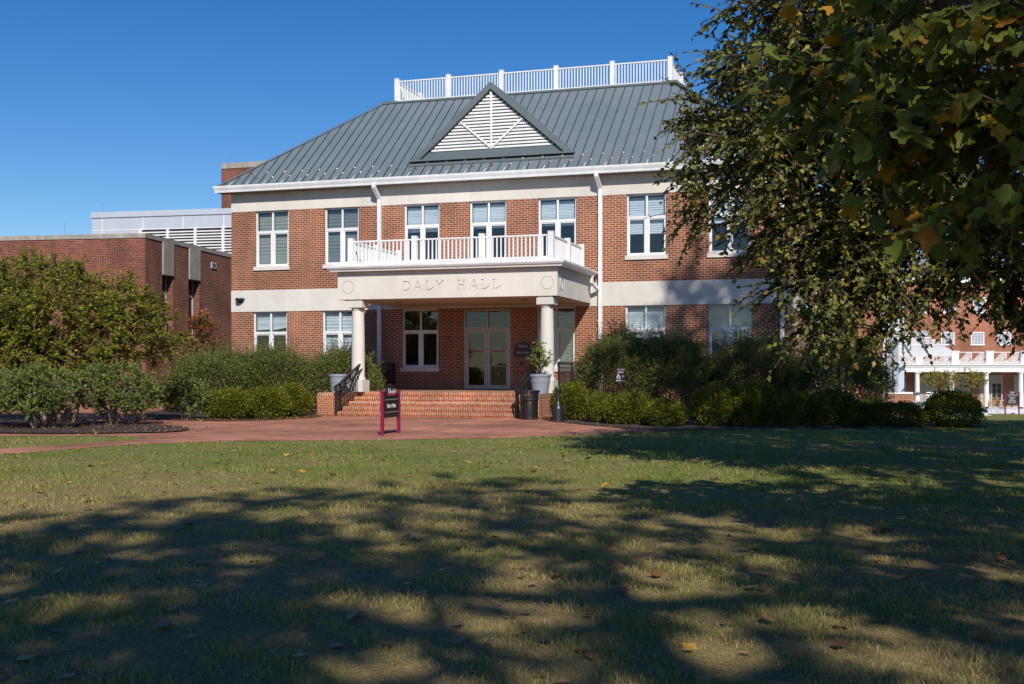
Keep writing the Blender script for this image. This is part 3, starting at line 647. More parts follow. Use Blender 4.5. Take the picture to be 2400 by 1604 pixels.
cap.bar((rxl - .1, RID + .02, Z1r + .03), (rxr + .1, RID + .02, Z1r + .03), .16, .07); cap.bar((rxr - .02, RID, Z1r + .03), (rxr - .02, yr, Z1r + .03), .16, .07); cap.bar((rxl + .02, RID, Z1r + .03), (rxl + .02, yr, Z1r + .03), .16, .07)
cap.box(rxl - .05, RID + .1, Z1r + .002, rxl + .5, RID + .5, Z1r + .13); cap.box(rxr - .5, RID + .1, Z1r + .002, rxr + .05, RID + .5, Z1r + .13)
sub(cap.build("ridge_cap", M['roof_trim'], None, recalc=False), roof)
# snow guards: two staggered rows on alternate pans
for row, (yy, off) in enumerate(((.02, .25 + .169), (.28, .25 + .507))):
    xx = exl + off + .2; i = 0
    while xx < exr - .9:
        if row == 0 or EA + (xx - exl) > yy + .3:
            plate = (xx < -20.6) or (-15.3 < xx < -11.4)
            p = Vector((xx, yy, zroof(yy))) + nrm * .012; g = MB()
            if plate: g.bar(p - Vector((.07, 0, 0)), p + Vector((.07, 0, 0)), .10, .02, nrm); g.bar(p - Vector((.05, 0, 0)) + nrm * .03, p + Vector((.05, 0, 0)) + nrm * .03, .012, .06, nrm)
            else:
                ax = nrm.orthogonal().normalized(); ay = nrm.cross(ax)
                g.tube([p - nrm * .01, p + nrm * .012, p + nrm * .04], [.050, .046, .014], 12)
            sub(g.build("snow_guard", M['brass'], None, recalc=True), roof)
        xx += .676
# dormer gable
dm = MB(); k = (DZA - DZB) / ((DX1 - DX0) / 2)
yap = EA + (DZA - Z0r) / rise
def ybk(z): return EA + (z - Z0r) / rise
rt = MB(); rt.add([(DX0, DYF - .12, DZB), (dmid, DYF - .12, DZA), (dmid, yap + .05, DZA), (DX0, ybk(DZB) + .05, DZB)], [(0, 1, 2, 3)])
rt.add([(DX1, DYF - .12, DZB), (dmid, DYF - .12, DZA), (dmid, yap + .05, DZA), (DX1, ybk(DZB) + .05, DZB)], [(3, 2, 1, 0)])
dor = rt.build("dormer", M['roof_trim'], hall, recalc=False)
ra = MB()
th_ = .24
ra.prism([(DX0, DZB), (dmid, DZA), (dmid, DZA - th_), (DX0 + th_ / k, DZB)], 'y', DYF - .14, DYF + .02); ra.prism([(DX1, DZB), (dmid, DZA), (dmid, DZA - th_), (DX1 - th_ / k, DZB)], 'y', DYF - .139, DYF + .021)
ra.box(DX0 + .25, DYF - .05, DZB - .06, DX1 - .25, DYF + .1, DZB + .26); ra.bar((DX0 - .05, DYF - .12, DZB - .02), (DX1 + .05, DYF - .12, DZB - .02), .22, .06)
ra.bar((DX0 - .05, DYF - .24, zroof(DYF - .24) + .02), (DX1 + .05, DYF - .24, zroof(DYF - .24) + .02), .16, .03, nrm)
sub(ra.build("dormer_trim", M['roof_trim'], None, recalc=True), dor)
lv = MB(); zb, za = DZB + .27, DZA - .30; hw = (za - zb) / k; nsl = 18
for i in range(nsl):
    z = zb + (za - zb) * (i + .15) / nsl; h = (za - z) / k - .03
    if h > .06:
        lv.add([(dmid - h, DYF - .03, z), (dmid + h, DYF - .03, z), (dmid + h - .04, DYF + .06, z + .085), (dmid - h + .04, DYF + .06, z + .085),
                (dmid - h, DYF - .03, z + .035), (dmid + h, DYF - .03, z + .035), (dmid + h - .04, DYF + .06, z + .115), (dmid - h + .04, DYF + .06, z + .115)],
               [(0, 1, 2, 3), (4, 7, 6, 5), (0, 4, 5, 1), (2, 6, 7, 3)])
lv.box(dmid - .035, DYF - .06, zb, dmid + .035, DYF - .02, za)
for s in (-1, 1): lv.bar((dmid, DYF - .045, zb + .03), (dmid + s * hw * .5, DYF - .045, zb + (za - zb) * .5), .035, .06, (0, 0, 1))
sub(lv.build("louver", M['white'], None), dor)
dm.add([(DX0 + .3, DYF + .075, zb - .05), (DX1 - .3, DYF + .075, zb - .05), (dmid, DYF + .075, za + .1)], [(0, 1, 2)]); sub(dm.build("louver_backing", M['seam'], None, recalc=False), dor)
# eaves gutter, soffit
gp = [(-.33, 7.86), (-.33, 7.61), (-.42, 7.61), (-.43, 7.69), (-.45, 7.73), (-.47, 7.79), (-.47, 7.84), (-.45, 7.84), (-.45, 7.80), (-.36, 7.80)]
gm = MB(); n = len(gp)
def gpt(i, p): # mitred run: left end, right front corner, right back
    y, z = p; return [(XL + y, y, z), (XR - y, y, z), (XR - y, DEP, z)][i]
gm.add([gpt(i, p) for i in range(3) for p in gp], [(i * n + j, i * n + (j + 1) % n, (i + 1) * n + (j + 1) % n, (i + 1) * n + j) for i in range(2) for j in range(n)] + [tuple(range(n))])
x = exl + .5
while x < exr - .3: gm.bar((x, -.44, 7.845), (x + .0, -.22, 7.845 + .15), .022, .012, nrm); x += .676
gutter = gm.build("gutter", M['gutter'], hall, recalc=True)
so = MB(); so.box(XL - .33, -.33, 7.60, XR + .33, -.001, 7.66); so.box(XR + .001, 0, 7.60, XR + .33, DEP, 7.66)
x = XL - .2
while x < XR + .2: so.box(x, -.30, 7.588, x + .09, -.05, 7.600); x += .19
so.build("soffit", M['soffit'], hall)
# downspouts
def spout(x, zb, shoe=True):
    m = MB(); m.box(x - .065, -.15, zb, x + .065, -.03, 7.16)
    m.bar((x - .06, -.41, 7.66), (x - .06, -.41, 7.50), .13, .12, (0, 1, 0)); m.bar((x - .06, -.41, 7.52), (x, -.09, 7.18), .13, .12, (0, 1, 0))
    for z in (6.4, 4.6, 2.9): m.box(x - .08, -.155, z, x + .08, -.025, z + .04)
    m.build("downspout", M['gutter'], hall, bevel=.008)
spout(-15.85, LZ); spout(-8.145, .1); spout(-2.45, .1)

def railing(name, path, z0, height, post_at, parent, gap=.125, bal=.038, post=.17, rail_w=.05):
    """white post-and-baluster railing: baluster panels are one part, each post a sub-part"""
    mb = MB(); zt = z0 + height * .90
    for (p, q) in zip(path, path[1:]):
        p, q = Vector((*p, 0)), Vector((*q, 0)); L = (q - p).length; d = (q - p) / L
        mb.bar(p + Vector((0, 0, zt)), q + Vector((0, 0, zt)), rail_w + .02, .045); mb.bar(p + Vector((0, 0, z0 + .07)), q + Vector((0, 0, z0 + .07)), rail_w, .05)
        k = max(2, int(L / gap))
        for i in range(1, k):
            c = p + d * (L * i / k); mb.bar(c + Vector((0, 0, z0 + .09)), c + Vector((0, 0, zt - .02)), bal, bal, d)
    r = mb.build(name, M['white'], parent, recalc=False)
    for (x, y) in post_at:
        pm = MB().box(x - post / 2, y - post / 2, z0, x + post / 2, y + post / 2, z0 + height); pm.box(x - post / 2 - .008, y - post / 2 - .008, z0 + height, x + post / 2 + .008, y + post / 2 + .008, z0 + height + .03)
        sub(pm.build("railing_post", M['white'], None, bevel=.012), r)
    return r
rl, rr, ry, rzb = -17.1, -6.63, 4.42, 11.53; ks = [rl + (rr - rl) * i / 5 for i in range(6)]
sp = [4.42, 6.8, 9.2, DEP - 4.4]
lab(railing("roof_railing", [(rl, sp[-1]), (rl, ry), (rr, ry), (rr, sp[-1])], rzb, .90, [(x, ry) for x in ks] + [(rl, y) for y in sp[1:]] + [(rr, y) for y in sp[1:]], hall, gap=.108), "white railing round the flat roof top")
PX0, PX1, PY = -15.42, -8.48, -4.2; PZ0, PZ1 = 3.49, 4.33
lab(railing("balcony_railing", [(PX0 + .32, -.1), (PX0 + .32, -3.92), (PX1 - .26, -3.92), (PX1 - .26, -.1)], 4.555, .80,
        [(PX0 + .32, -3.92), (-13.0, -3.92), (-10.86, -3.92), (PX1 - .26, -3.92), (PX0 + .32, -2.0), (PX0 + .32, -.18), (PX1 - .26, -2.0), (PX1 - .26, -.18)], hall), "white railing on top of the porch")

# porch: carved beam, ceiling, cornice, columns
pm = MB(); pm.box(PX0, PY, PZ0, PX1, PY + .45, PZ1); pm.box(PX0, PY + .45, PZ0, PX0 + .45, -.02, PZ1); pm.box(PX1 - .45, PY + .45, PZ0, PX1, -.02, PZ1)
beam = MB().box(PX0, PY, PZ0, PX1, PY + .45, PZ1).build("porch_beam", M['stone'], hall)
cut = MB(); yc0, yc1 = PY - .05, PY + .03
def stroke(pts, wd):
    for p, q in zip(pts, pts[1:]):
        p, q = Vector((p[0], 0, p[1])), Vector((q[0], 0, q[1])); d = (q - p).normalized(); s = Vector((d.z, 0, -d.x)) * wd / 2; p = p - d * wd * .3; q = q + d * wd * .3
        cut.add([(v.x, y, v.z) for y in (yc0, yc1) for v in (p - s, p + s, q + s, q - s)], [(0, 3, 2, 1), (4, 5, 6, 7), (0, 1, 5, 4), (1, 2, 6, 5), (2, 3, 7, 6), (3, 0, 4, 7)])
def arc(cx, cz, rx, rz, a0, a1, n=8): return [(cx + rx * math.cos(R(a0 + (a1 - a0) * i / n)), cz + rz * math.sin(R(a0 + (a1 - a0) * i / n))) for i in range(n + 1)]
LZ0, LH, LW = 3.735, .265, .034
def letter(ch, x, w):
    z0, z1 = LZ0, LZ0 + LH; m_ = (x + x + w) / 2
    def serif(xx, zz, s=.028): stroke([(xx - s, zz), (xx + s, zz)], .02)
    if ch == 'D': stroke([(x + .03, z0), (x + .03, z1)], .03); stroke([(x, z1)] + arc(x + .06, (z0 + z1) / 2, w - .06, LH / 2, 88, -88, 10) + [(x, z0)], .026)
    if ch == 'A': stroke([(x, z0), (m_, z1)], .024); stroke([(m_, z1), (x + w, z0)], .032); stroke([(x + .05, z0 + .085), (x + w - .05, z0 + .085)], .022); serif(x, z0, .02); serif(x + w, z0, .02)
    if ch == 'L': stroke([(x + .03, z1), (x + .03, z0)], .03); serif(x + .03, z1, .03); stroke([(x, z0)] + arc(x + .07, z0 + .085, w - .06, .085, 270, 350, 5), .026)
    if ch == 'Y': stroke([(x, z1), (m_, z0 + .13)], .03); stroke([(m_, z0 + .13), (x + w, z1)], .026); stroke([(m_, z0 + .13), (m_, z0)], .028); serif(x, z1, .02); serif(x + w, z1, .02)
    if ch == 'H':
        stroke([(x + .03, z0), (x + .03, z1)], .03); stroke([(x + w - .03, z0), (x + w - .03, z1)], .03); stroke([(x + .03, (z0 + z1) / 2), (x + w - .03, (z0 + z1) / 2)], .022)
        for xx in (x + .03, x + w - .03): serif(xx, z0); serif(xx, z1)
# letter positions read along the beam (metres)
k0 = -13.26
for ch, x, wd in (('D', k0, .235), ('A', k0 + .355, .215), ('L', k0 + .735, .21), ('Y', k0 + 1.055, .21), ('H', k0 + 1.735, .225), ('A', k0 + 2.125, .22), ('L', k0 + 2.475, .21), ('L', k0 + 2.83, .215)): letter(ch, x, wd)
for cx in (PX0 + .35, PX1 - .30):
    stroke(arc(cx, 3.865, .185, .185, 0, 360, 28), .011)
cut.v = [tuple(v) for v in cut.v]
co = cut.build("cutter", M['stone'], None)
bo = beam.modifiers.new("carve", 'BOOLEAN'); bo.object = co; bo.operation = 'DIFFERENCE'; bo.solver = 'EXACT'; bo.use_self = True
bpy.context.view_layer.update()
me2 = bpy.data.meshes.new_from_object(beam.evaluated_get(bpy.context.evaluated_depsgraph_get()))
beam.modifiers.clear()
if len(me2.polygons) > 20: beam.data = me2
bpy.data.objects.remove(co)
for a_, b_ in ((PX0, PX0 + .45), (PX1 - .45, PX1)): sub(MB().box(a_, PY + .45, PZ0, b_, -.014, PZ1).build("side_beam", M['stone'], None), beam)
rg = MB(); 
for cx in (-3.75,):
    c_ = [(PX1 + .006, cx + .17 * math.cos(a), 3.865 + .17 * math.sin(a)) for a in np.linspace(0, 2 * math.pi, 25)]; rg.tube(c_, .012, 6, False)
sub(rg.build("roundel", M['stone'], None), beam)
jt = MB()
for x in (PX0 + .75, -13.42, -11.9, -10.36, PX1 - .68): jt.box(x - .006, PY - .0015, PZ0 + .002, x + .006, PY + .01, PZ1 - .16)
jt.box(PX0, PY - .012, 4.19, PX1 + .012, PY - .0015, 4.215)
for y in (-3.4, -1.9): jt.box(PX1 - .01, y - .006, PZ0 + .002, PX1 + .0015, y + .006, PZ1 - .16)
sub(jt.build("mortar_joint", M['joint'], None), beam)
cl = MB().box(PX0 + .45, PY + .45, 3.50, PX1 - .45, -.02, 3.54).build("porch_ceiling", M['ceiling'], hall)
for (x, y) in ((-14.2, -2.4), (-10.0, -2.4)):
    sub(MB().lathe([(.11, 3.485), (.12, 3.499)], x, y, 20).build("recessed_light", M['black_metal'], None), cl)
cp = [(-4.2, 4.33), (-4.38, 4.33), (-4.39, 4.37), (-4.43, 4.40), (-4.46, 4.45), (-4.46, 4.50), (-4.2, 4.50)]
cm = MB(); n = len(cp)
def cpt(i, p):
    o = -(p[0] + 4.2); z = p[1]; return [(PX0 - o, -.02, z), (PX0 - o, PY - o, z), (PX1 + o, PY - o, z), (PX1 + o, -.02, z)][i]
cm.add([cpt(i, p) for i in range(4) for p in cp], [(i * n + j, i * n + (j + 1) % n, (i + 1) * n + (j + 1) % n, (i + 1) * n + j) for i in range(3) for j in range(n)])
cm.build("porch_gutter", M['gutter'], hall)
MB().box(PX0 - .1, PY - .1, 4.502, PX1 + .1, -.014, 4.55).build("porch_deck", M['white'], hall)
el = MB(); el.bar((PX1 + .16, -.55, 4.36), (PX1 + .16, -.55, 4.1), .09, .09); el.bar((PX1 + .16, -.55, 4.12), (-8.20, -.12, 3.92), .09, .09); el.build("drain_elbow", M['gutter'], hall)
for cx in (-14.86, -8.86):
    c = MB(); cy = -3.93
    c.box(cx - .26, cy - .26, LZ, cx + .26, cy + .26, LZ + .36)
    prof = [(.235, LZ + .36), (.24, LZ + .40), (.22, LZ + .43), (.205, LZ + .46)] + [(.205 - .025 * max(0, (t - .3) / .7) ** 1.4, LZ + .46 + t * 2.02) for t in np.linspace(0, 1, 10)] + [(.20, 3.17), (.20, 3.19), (.185, 3.20), (.225, 3.245)]
    c.lathe(prof, cx, cy, 36); c.box(cx - .25, cy - .25, 3.245, cx + .25, cy + .25, 3.44); c.box(cx - .22, cy - .22, 3.44, cx + .22, cy + .22, PZ0)
    c.build("column", M['stone'], hall, smooth=35)

# landing, steps, cheek walls
SX0, SX1 = -14.80, -9.2
NS = 5; rz = LZ / NS; TR = .40
ld = MB(); ld.box(-15.42, -4.0, 0, -8.55, -.001, LZ - .10); ld.build("porch_base", M['stretcher'], hall)
lt = MB().box(-15.42, -3.61, LZ - .10, -8.55, -.001, LZ); lt.box(-15.42, -4.02, LZ - .10, SX0 - .001, -3.612, LZ); lt.box(SX1 + .001, -4.02, LZ - .10, -8.55, -3.612, LZ); lt.build("porch_floor", M['rowlock'], hall)
st = MB(); tr = MB()
for i in range(NS):
    zt = rz * (i + 1); yf = -5.62 + TR * i; yb_ = -4.02 if i < NS - 1 else -3.9
    st.box(SX0, yf + .012, zt - rz, SX1, yf + .30, zt - .0851)
    tr.box(SX0, yf, zt - .085, SX1, yf + TR + (.012 if i < NS - 1 else .006), zt)
stp = st.build("staircase", M['stretcher'], hall); sub(tr.build("stair_nosing", M['rowlock'], None), stp)
for (x0, x1) in ((-15.36, -14.83), (-9.17, -8.6)):
    c = MB().box(x0, -5.70, 0, x1, -4.0, LZ - .11); ck = c.build("cheek_wall", M['stretcher'], hall)
    c = MB().prism([(-5.70, LZ - .11), (-5.70, LZ - .05), (-5.66, LZ - .01), (-5.60, LZ), (-4.03, LZ), (-4.03, LZ - .11)], 'x', x0 - .004, x1 + .004)
    sub(c.build("wall_coping", M['rowlock'], None), ck)

def black_rail(path, parent, gap=.11):
    """path: list of (x,y,zfoot,ztop); posts at the vertices, balusters between"""
    m = MB()
    for p, q in zip(path, path[1:]):
        P, Q = Vector(p[:3]), Vector(q[:3]); Pt, Qt = Vector((p[0], p[1], p[3])), Vector((q[0], q[1], q[3]))
        m.bar(Pt, Qt, .06, .045); f = .10; m.bar(P + Vector((0, 0, f)), Q + Vector((0, 0, f)), .03, .02)
        m.bar(Pt - Vector((-.05, 0, .16)), Qt - Vector((-.05, 0, .16)), .035, .035)
        L = (Q - P).length; k = max(2, int(L / gap))
        for i in range(1, k):
            t = i / k; m.bar(P.lerp(Q, t) + Vector((0, 0, f)), Pt.lerp(Qt, t), .020, .020)
    for p in path: m.bar(Vector(p[:3]), Vector((p[0], p[1], p[3] + .01)), .05, .05)
    p = path[0]; m.tube([(p[0], p[1], p[3]), (p[0], p[1] - .10, p[3]), (p[0], p[1] - .15, p[3] - .06), (p[0], p[1] - .10, p[3] - .12), (p[0], p[1], p[3] - .12)], .018, 6)
    return m.build("handrail", M['black_metal'], parent, recalc=False)
for sx in (SX0 + .06, SX1 - .06):
    black_rail([(sx, -5.70, 0, .88), (sx, -5.45, .12, .95), (sx, -3.94, LZ, 1.57), (sx, -3.6, LZ, 1.57)], hall)
lab(black_rail([(-15.3, -3.3, LZ, 1.57), (-15.3, -1.7, LZ, 1.57), (-15.3, -.1, LZ, 1.57)], hall), "level black railing along the left side of the porch")
lab(black_rail([(-8.62, -3.5, LZ, 1.57), (-8.62, -1.9, LZ, 1.57), (-8.62, -.1, LZ, 1.57)], hall), "level black railing along the right side of the porch")

# things on the hall wall
lampo = MB(); pr_ = [(0.17 * math.cos(a), 0.24 * math.sin(a)) for a in np.linspace(math.pi, 2 * math.pi, 13)]
lampo.prism([(-21.24 + x, y - .012) for x, y in pr_], 'z', 3.80, 3.89); lampo.box(-21.32, -.07, 3.72, -21.16, -.013, 3.80)
tag(lampo.build("wall_lamp", M['black_metal'], None, bevel=.02), "small half round black lamp fixed on the pale stone band at the building corner", "lamp")

def arch_panel(w_, h_, t):
    """sign panel outline with raised round top and shoulders, in (x,z), origin bottom centre"""
    a = w_ / 2; pts = [(-a, 0), (a, 0), (a, h_ * .70)]
    pts += [(a - .16 * w_ * math.sin(u), h_ * .70 + .09 * h_ * (1 - math.cos(u))) for u in np.linspace(.2, math.pi / 2, 5)]
    pts += [(.30 * w_ * math.cos(u), h_ * .80 + .20 * h_ * math.sin(u)) for u in np.linspace(.05, math.pi - .05, 13)]
    pts += [(-a + .16 * w_ * math.sin(u), h_ * .70 + .09 * h_ * (1 - math.cos(u))) for u in np.linspace(math.pi / 2, .2, 5)]
    return pts + [(-a, h_ * .70)]
pq = thing("wall_plaque", "dark navy arched wall plaque reading Daly Hall beside the glass entrance doors", "sign", (-10.76, -.02, 1.77))
pl = MB().prism([(x - 10.76, z + 1.77) for x, z in arch_panel(.62, .50, 0)], 'y', -.03, -.004); pl.build("sign_panel", M['navy_panel'], pq)
FY = Matrix.Rotation(R(90), 4, 'X')
text_mesh("lettering", "Daly Hall", .095, M['letter'], pq, Matrix.Translation((-10.76, -.032, 1.915)) @ FY, True)
MB().box(-10.92, -.033, 2.075, -10.60, -.030, 2.10).build("script_bar", M['pink'], pq); script_mark("script_emblem", .30, .085, M['letter'], pq, Matrix.Translation((-10.76, -.034, 2.105)) @ FY)
tag(MB().box(-10.88, -.04, 1.49, -10.76, -.004, 1.62).build("access_button", M['black_metal'], None, bevel=.006), "small square black push plate on the brick below the wall plaque", "push plate")

# ------------------------------------------------------------------ objects on the plaza
def pot(name, label, x, y, z, r=.30, h=.58):
    p = [(r * .72, z), (r * .80, z + h * .35), (r * .86, z + h * .56), (r * .885, z + h * .565), (r * .89, z + h * .59), (r * .92, z + h * .80), (r * .94, z + h * .86), (r * 1.0, z + h * .87), (r * 1.02, z + h * .93), (r * 1.01, z + h), (r * .93, z + h), (r * .90, z + h * .9)]
    t = thing(name, label, "planter", (x, y, z)); MB().lathe(p, x, y, 40).build("pot", M['pot'], t, smooth=50)
    MB().lathe([(r * .9, z + h * .86), (r * .88, z + h * .9)], x, y, 24).build("soil", M['soil'], t)
pot("planter", "round grey planter standing beside the left column with no plant showing", -15.08, -4.85, LZ, .29, .54)
pot("planter", "round grey planter holding a small leafy shrub beside the right column", -8.80, -4.85, LZ, .31, .55)

bin_ = thing("trash_can", "black slatted metal trash can with flared rim at the foot of the steps", "trash can", (-8.72, -6.25, 0)); bx, by = -8.72, -6.25
b_ = MB()
for i in range(30):
    a = 2 * math.pi * i / 30; c, s = math.cos(a), math.sin(a); rd = (c, s, 0)
    b_.bar((bx + c * .235, by + s * .235, .05), (bx + c * .24, by + s * .24, .62), .030, .008, rd)
    b_.bar((bx + c * .24, by + s * .24, .62), (bx + c * .25, by + s * .25, .70), .030, .008, rd); b_.bar((bx + c * .25, by + s * .25, .70), (bx + c * .285, by + s * .285, .775), .030, .008, rd)
b_.build("slats", M['black_metal'], bin_, recalc=False)
rg = MB()
for z, r in ((.06, .245), (.55, .25), (.78, .285)): rg.tube([(bx + r * math.cos(a), by + r * math.sin(a), z) for a in np.linspace(0, 2 * math.pi, 33)], .018, 6, False)
rg.lathe([(.245, .52), (.252, .53), (.252, .60), (.245, .61)], bx, by, 36); rg.build("hoop", M['black_metal'], bin_)
MB().lathe([(.19, .02), (.215, .03), (.222, .60), (.20, .63)], bx, by, 28).build("liner", M['black_metal'], bin_, smooth=40)
MB().lathe([(.24, .0), (.24, .045), (.20, .05)], bx, by, 32).build("base", M['black_metal'], bin_)
ash = thing("ash_receptacle", "black bottle shaped cigarette receptacle between the trash can and the boxwood", "ash receptacle", (-7.62, -7.35, 0))
MB().lathe([(.155, 0), (.155, .02), (.15, .04), (.15, .33), (.145, .36), (.12, .42), (.075, .49), (.058, .55), (.054, .80)], -7.62, -7.35, 32).build("body", M['black_metal'], ash, smooth=50)
MB().lathe([(.056, .80), (.072, .81), (.075, .85), (.07, .89), (.05, .905), (.02, .91)], -7.62, -7.35, 28).build("cap", M['black_metal'], ash, smooth=50)

sg = thing("campus_sign", "black arched panel sign on two maroon posts standing on the brick plaza", "sign", (-9.5, -13.9, 0))
def mp(x, y, h, t, s=.066):
    m = MB().box(x - s / 2, y - s / 2, 0, x + s / 2, y + s / 2, h - .03); m.box(x - s / 2 - .012, y - s / 2 - .012, h - .03, x + s / 2 + .012, y + s / 2 + .012, h - .012); m.add([(x - s / 2, y - s / 2, h - .012), (x + s / 2, y - s / 2, h - .012), (x + s / 2, y + s / 2, h - .012), (x - s / 2, y + s / 2, h - .012), (x, y, h + .012)], [(0, 1, 4), (1, 2, 4), (2, 3, 4), (3, 0, 4)])
    m.build("sign_post", M['maroon'], t, bevel=.006)
mp(-9.47, -14.40, .93, sg); mp(-9.53, -13.40, .93, sg)
RX = Matrix.Translation((-9.5, -13.9, 0)) @ Matrix.Rotation(R(90 + 3.4), 4, 'Z')   # local x runs along the panel, local -y faces +X
pn = MB(); o_ = arch_panel(.88, .70, 0); pts = [RX @ Vector((x, yy, z + .36)) for yy in (-.022, .022) for x, z in o_]; n = len(o_)
pn.add(pts, [tuple(range(n)), tuple(range(2 * n - 1, n - 1, -1))] + [(i, i + n, (i + 1) % n + n, (i + 1) % n) for i in range(n)]); pn.build("sign_panel", M['black_panel'], sg)
def on_panel(x, z, off=-.025): return RX @ Matrix.Translation((x, off, z)) @ FY
text_mesh("lettering", "Daly Hall", .125, M['letter'], sg, on_panel(0, .60), True)
for z in (.735, .475):
    q = MB(); q.bar(RX @ Vector((-.39, -.026, z)), RX @ Vector((.39, -.026, z)), .006, .014); q.build("sign_rule", M['grey_line'], sg)
q = MB(); q.bar(RX @ Vector((-.24, -.026, .845)), RX @ Vector((.26, -.026, .845)), .006, .045); q.build("script_bar", M['pink'], sg)
script_mark("script_emblem", .46, .10, M['letter'], sg, on_panel(0, .872, -.028))

ac = thing("access_sign", "small black accessible entrance sign on a thin maroon post among the shrubs", "sign", (-6.3, -5.75, 0))
ax_, ay_ = -6.3, -5.75; RA = Matrix.Translation((ax_, ay_, 0)) @ Matrix.Rotation(R(14), 4, 'Z')
q = MB(); q.bar((ax_, ay_ + .03, 0), (ax_, ay_ + .03, 1.35), .045, .045); q.build("sign_post", M['maroon'], ac)
q = MB(); q.add([RA @ Vector(v) for v in [(-.125, -.012, 1.03), (.125, -.012, 1.03), (.125, .006, 1.03), (-.125, .006, 1.03), (-.125, -.012, 1.41), (.125, -.012, 1.41), (.125, .006, 1.41), (-.125, .006, 1.41)]], [(0, 3, 2, 1), (4, 5, 6, 7), (0, 1, 5, 4), (1, 2, 6, 5), (2, 3, 7, 6), (3, 0, 4, 7)]); q.build("sign_panel", M['black_panel'], ac)
def on_a(x, z, off=-.015): return RA @ Matrix.Translation((x, off, z)) @ FY
text_mesh("lettering", "DALY", .062, M['letter'], ac, on_a(0, 1.285), extrude=.001, spacing=.95); text_mesh("lettering", "ENTRANCE", .052, M['letter'], ac, on_a(0, 1.058), extrude=.001, spacing=.92)
script_mark("script_emblem", .2, .05, M['letter'], ac, on_a(0, 1.345))
wc = MB(); upv = RA.to_3x3() @ Vector((0, 1, 0))
wpts = [(-.062 + .042 * math.cos(a), 1.155 + .042 * math.sin(a)) for a in np.linspace(R(100), R(380), 18)]
def wline(ps, wd):
    for p, q_ in zip(ps, ps[1:]): wc.bar(RA @ Vector((p[0], -.0145, p[1])), RA @ Vector((q_[0], -.0145, q_[1])), wd, .003, upv)
wline(wpts, .013); wline([(-.07, 1.225), (-.066, 1.175), (-.03, 1.172), (-.012, 1.125), (.0, 1.13)], .014); wline([(-.068, 1.198), (-.036, 1.198)], .012); wline([(-.078, 1.235), (-.06, 1.235)], .018)
wc.build("wheelchair_symbol", M['letter'], ac, recalc=False)
q = MB(); q.bar(RA @ Vector((.065, -.0135, 1.135)), RA @ Vector((.065, -.0135, 1.215)), .08, .003, upv); q.build("arrow_plate", M['pink'], ac)
wc = MB(); wline([(.04, 1.175), (.09, 1.175)], .01); wline([(.066, 1.2), (.092, 1.175), (.066, 1.15)], .01)
for v in range(len(wc.v)): wc.v[v] = tuple(Vector(wc.v[v]) - upv * .003)
wc.build("arrow", M['letter'], ac, recalc=False)

# ------------------------------------------------------------------ neighbouring buildings on the left
LBR = R(7.3)
lbg = thing("brick_building", "low flat roofed dark red brick building with narrow stone topped windows behind the left tree", "building", (-27.7, 3.58, 0), LBR, world=False)
def slit_wall():
    m = MB(); sl = [(1.44, 2.39), (3.88, 4.93)]; Zt = 6.66
    m.add([(-40, 0, 0), (0, 0, 0), (0, 0, Zt), (-40, 0, Zt)], [(0, 1, 2, 3)])
    m.box(-12.95, -.05, 0, -12.7, 0, Zt)
    Y = [0, 1.44, 2.39, 3.88, 4.93, 16]
    for i, (a, b) in enumerate(zip(Y, Y[1:])):
        if i in (1, 3):
            m.add([(0, a, 0), (0, b, 0), (0, b, 2.85), (0, a, 2.85)], [(0, 1, 2, 3)])
            m.add([(0, a, 2.85), (-.7, a, 2.85), (-.7, a, 5.3), (0, a, 5.3)], [(0, 1, 2, 3)]); m.add([(0, b, 2.85), (-.7, b, 2.85), (-.7, b, 5.3), (0, b, 5.3)], [(3, 2, 1, 0)])
        else: m.add([(0, a, 0), (0, b, 0), (0, b, Zt), (0, a, Zt)], [(0, 1, 2, 3)])
    m.add([(-40, 0, Zt), (0, 0, Zt), (0, 16, Zt), (-40, 16, Zt)], [(0, 1, 2, 3)]); m.add([(0, 16, 0), (-40, 16, 0), (-40, 16, Zt), (0, 16, Zt)], [(0, 1, 2, 3)])
    return m
slit_wall().build("wall", M['brick_old'], lbg, recalc=False)
c = MB(); x = -40
while x < -.1: c.box(x + .005, -.03, 6.66, min(x + 1.15, .03) - .005, .3, 6.84); x += 1.15
y = .3
while y < 15.9: c.box(-.3, y + .005, 6.66, .03, y + 1.145, 6.84); y += 1.15
c.build("stone_coping", M['stone_grey'], lbg)
for a, b in ((1.44, 2.39), (3.88, 4.93)):
    MB().box(-.75, a + .005, 5.3, .07, b - .005, 6.655).build("stone_panel", M['stone_grey'], lbg)
    f = MB(); f.box(-.34, a, 2.85, -.28, a + .07, 5.3); f.box(-.34, b - .07, 2.85, -.28, b, 5.3); f.box(-.34, a + .07, 4.55, -.28, b - .07, 4.63); f.box(-.34, a + .07, 2.85, -.28, b - .07, 2.92)
    wf = f.build("window", M['panel'], lbg)
    sub(MB().add([(-.31, a, 2.9), (-.31, b, 2.9), (-.31, b, 5.3), (-.31, a, 5.3)], [(0, 1, 2, 3)]).build("pane", M['glass'], None, recalc=False), wf)
    sub(MB().box(-.60, a, 2.9, -.55, b, 4.6).build("blind", M['blind_white'], None), wf)
    sub(MB().box(-.40, a + .01, 2.6, .05, b - .01, 2.849).build("sill", M['stone_grey'], None), wf)
v = MB().box(-.02, 6.12, 5.98, .05, 6.62, 6.24); vt = v.build("wall_vent", M['panel'], lbg); sub(MB().box(.045, 6.18, 6.02, .056, 6.56, 6.20).build("vent_opening", M['black_metal'], None), vt)
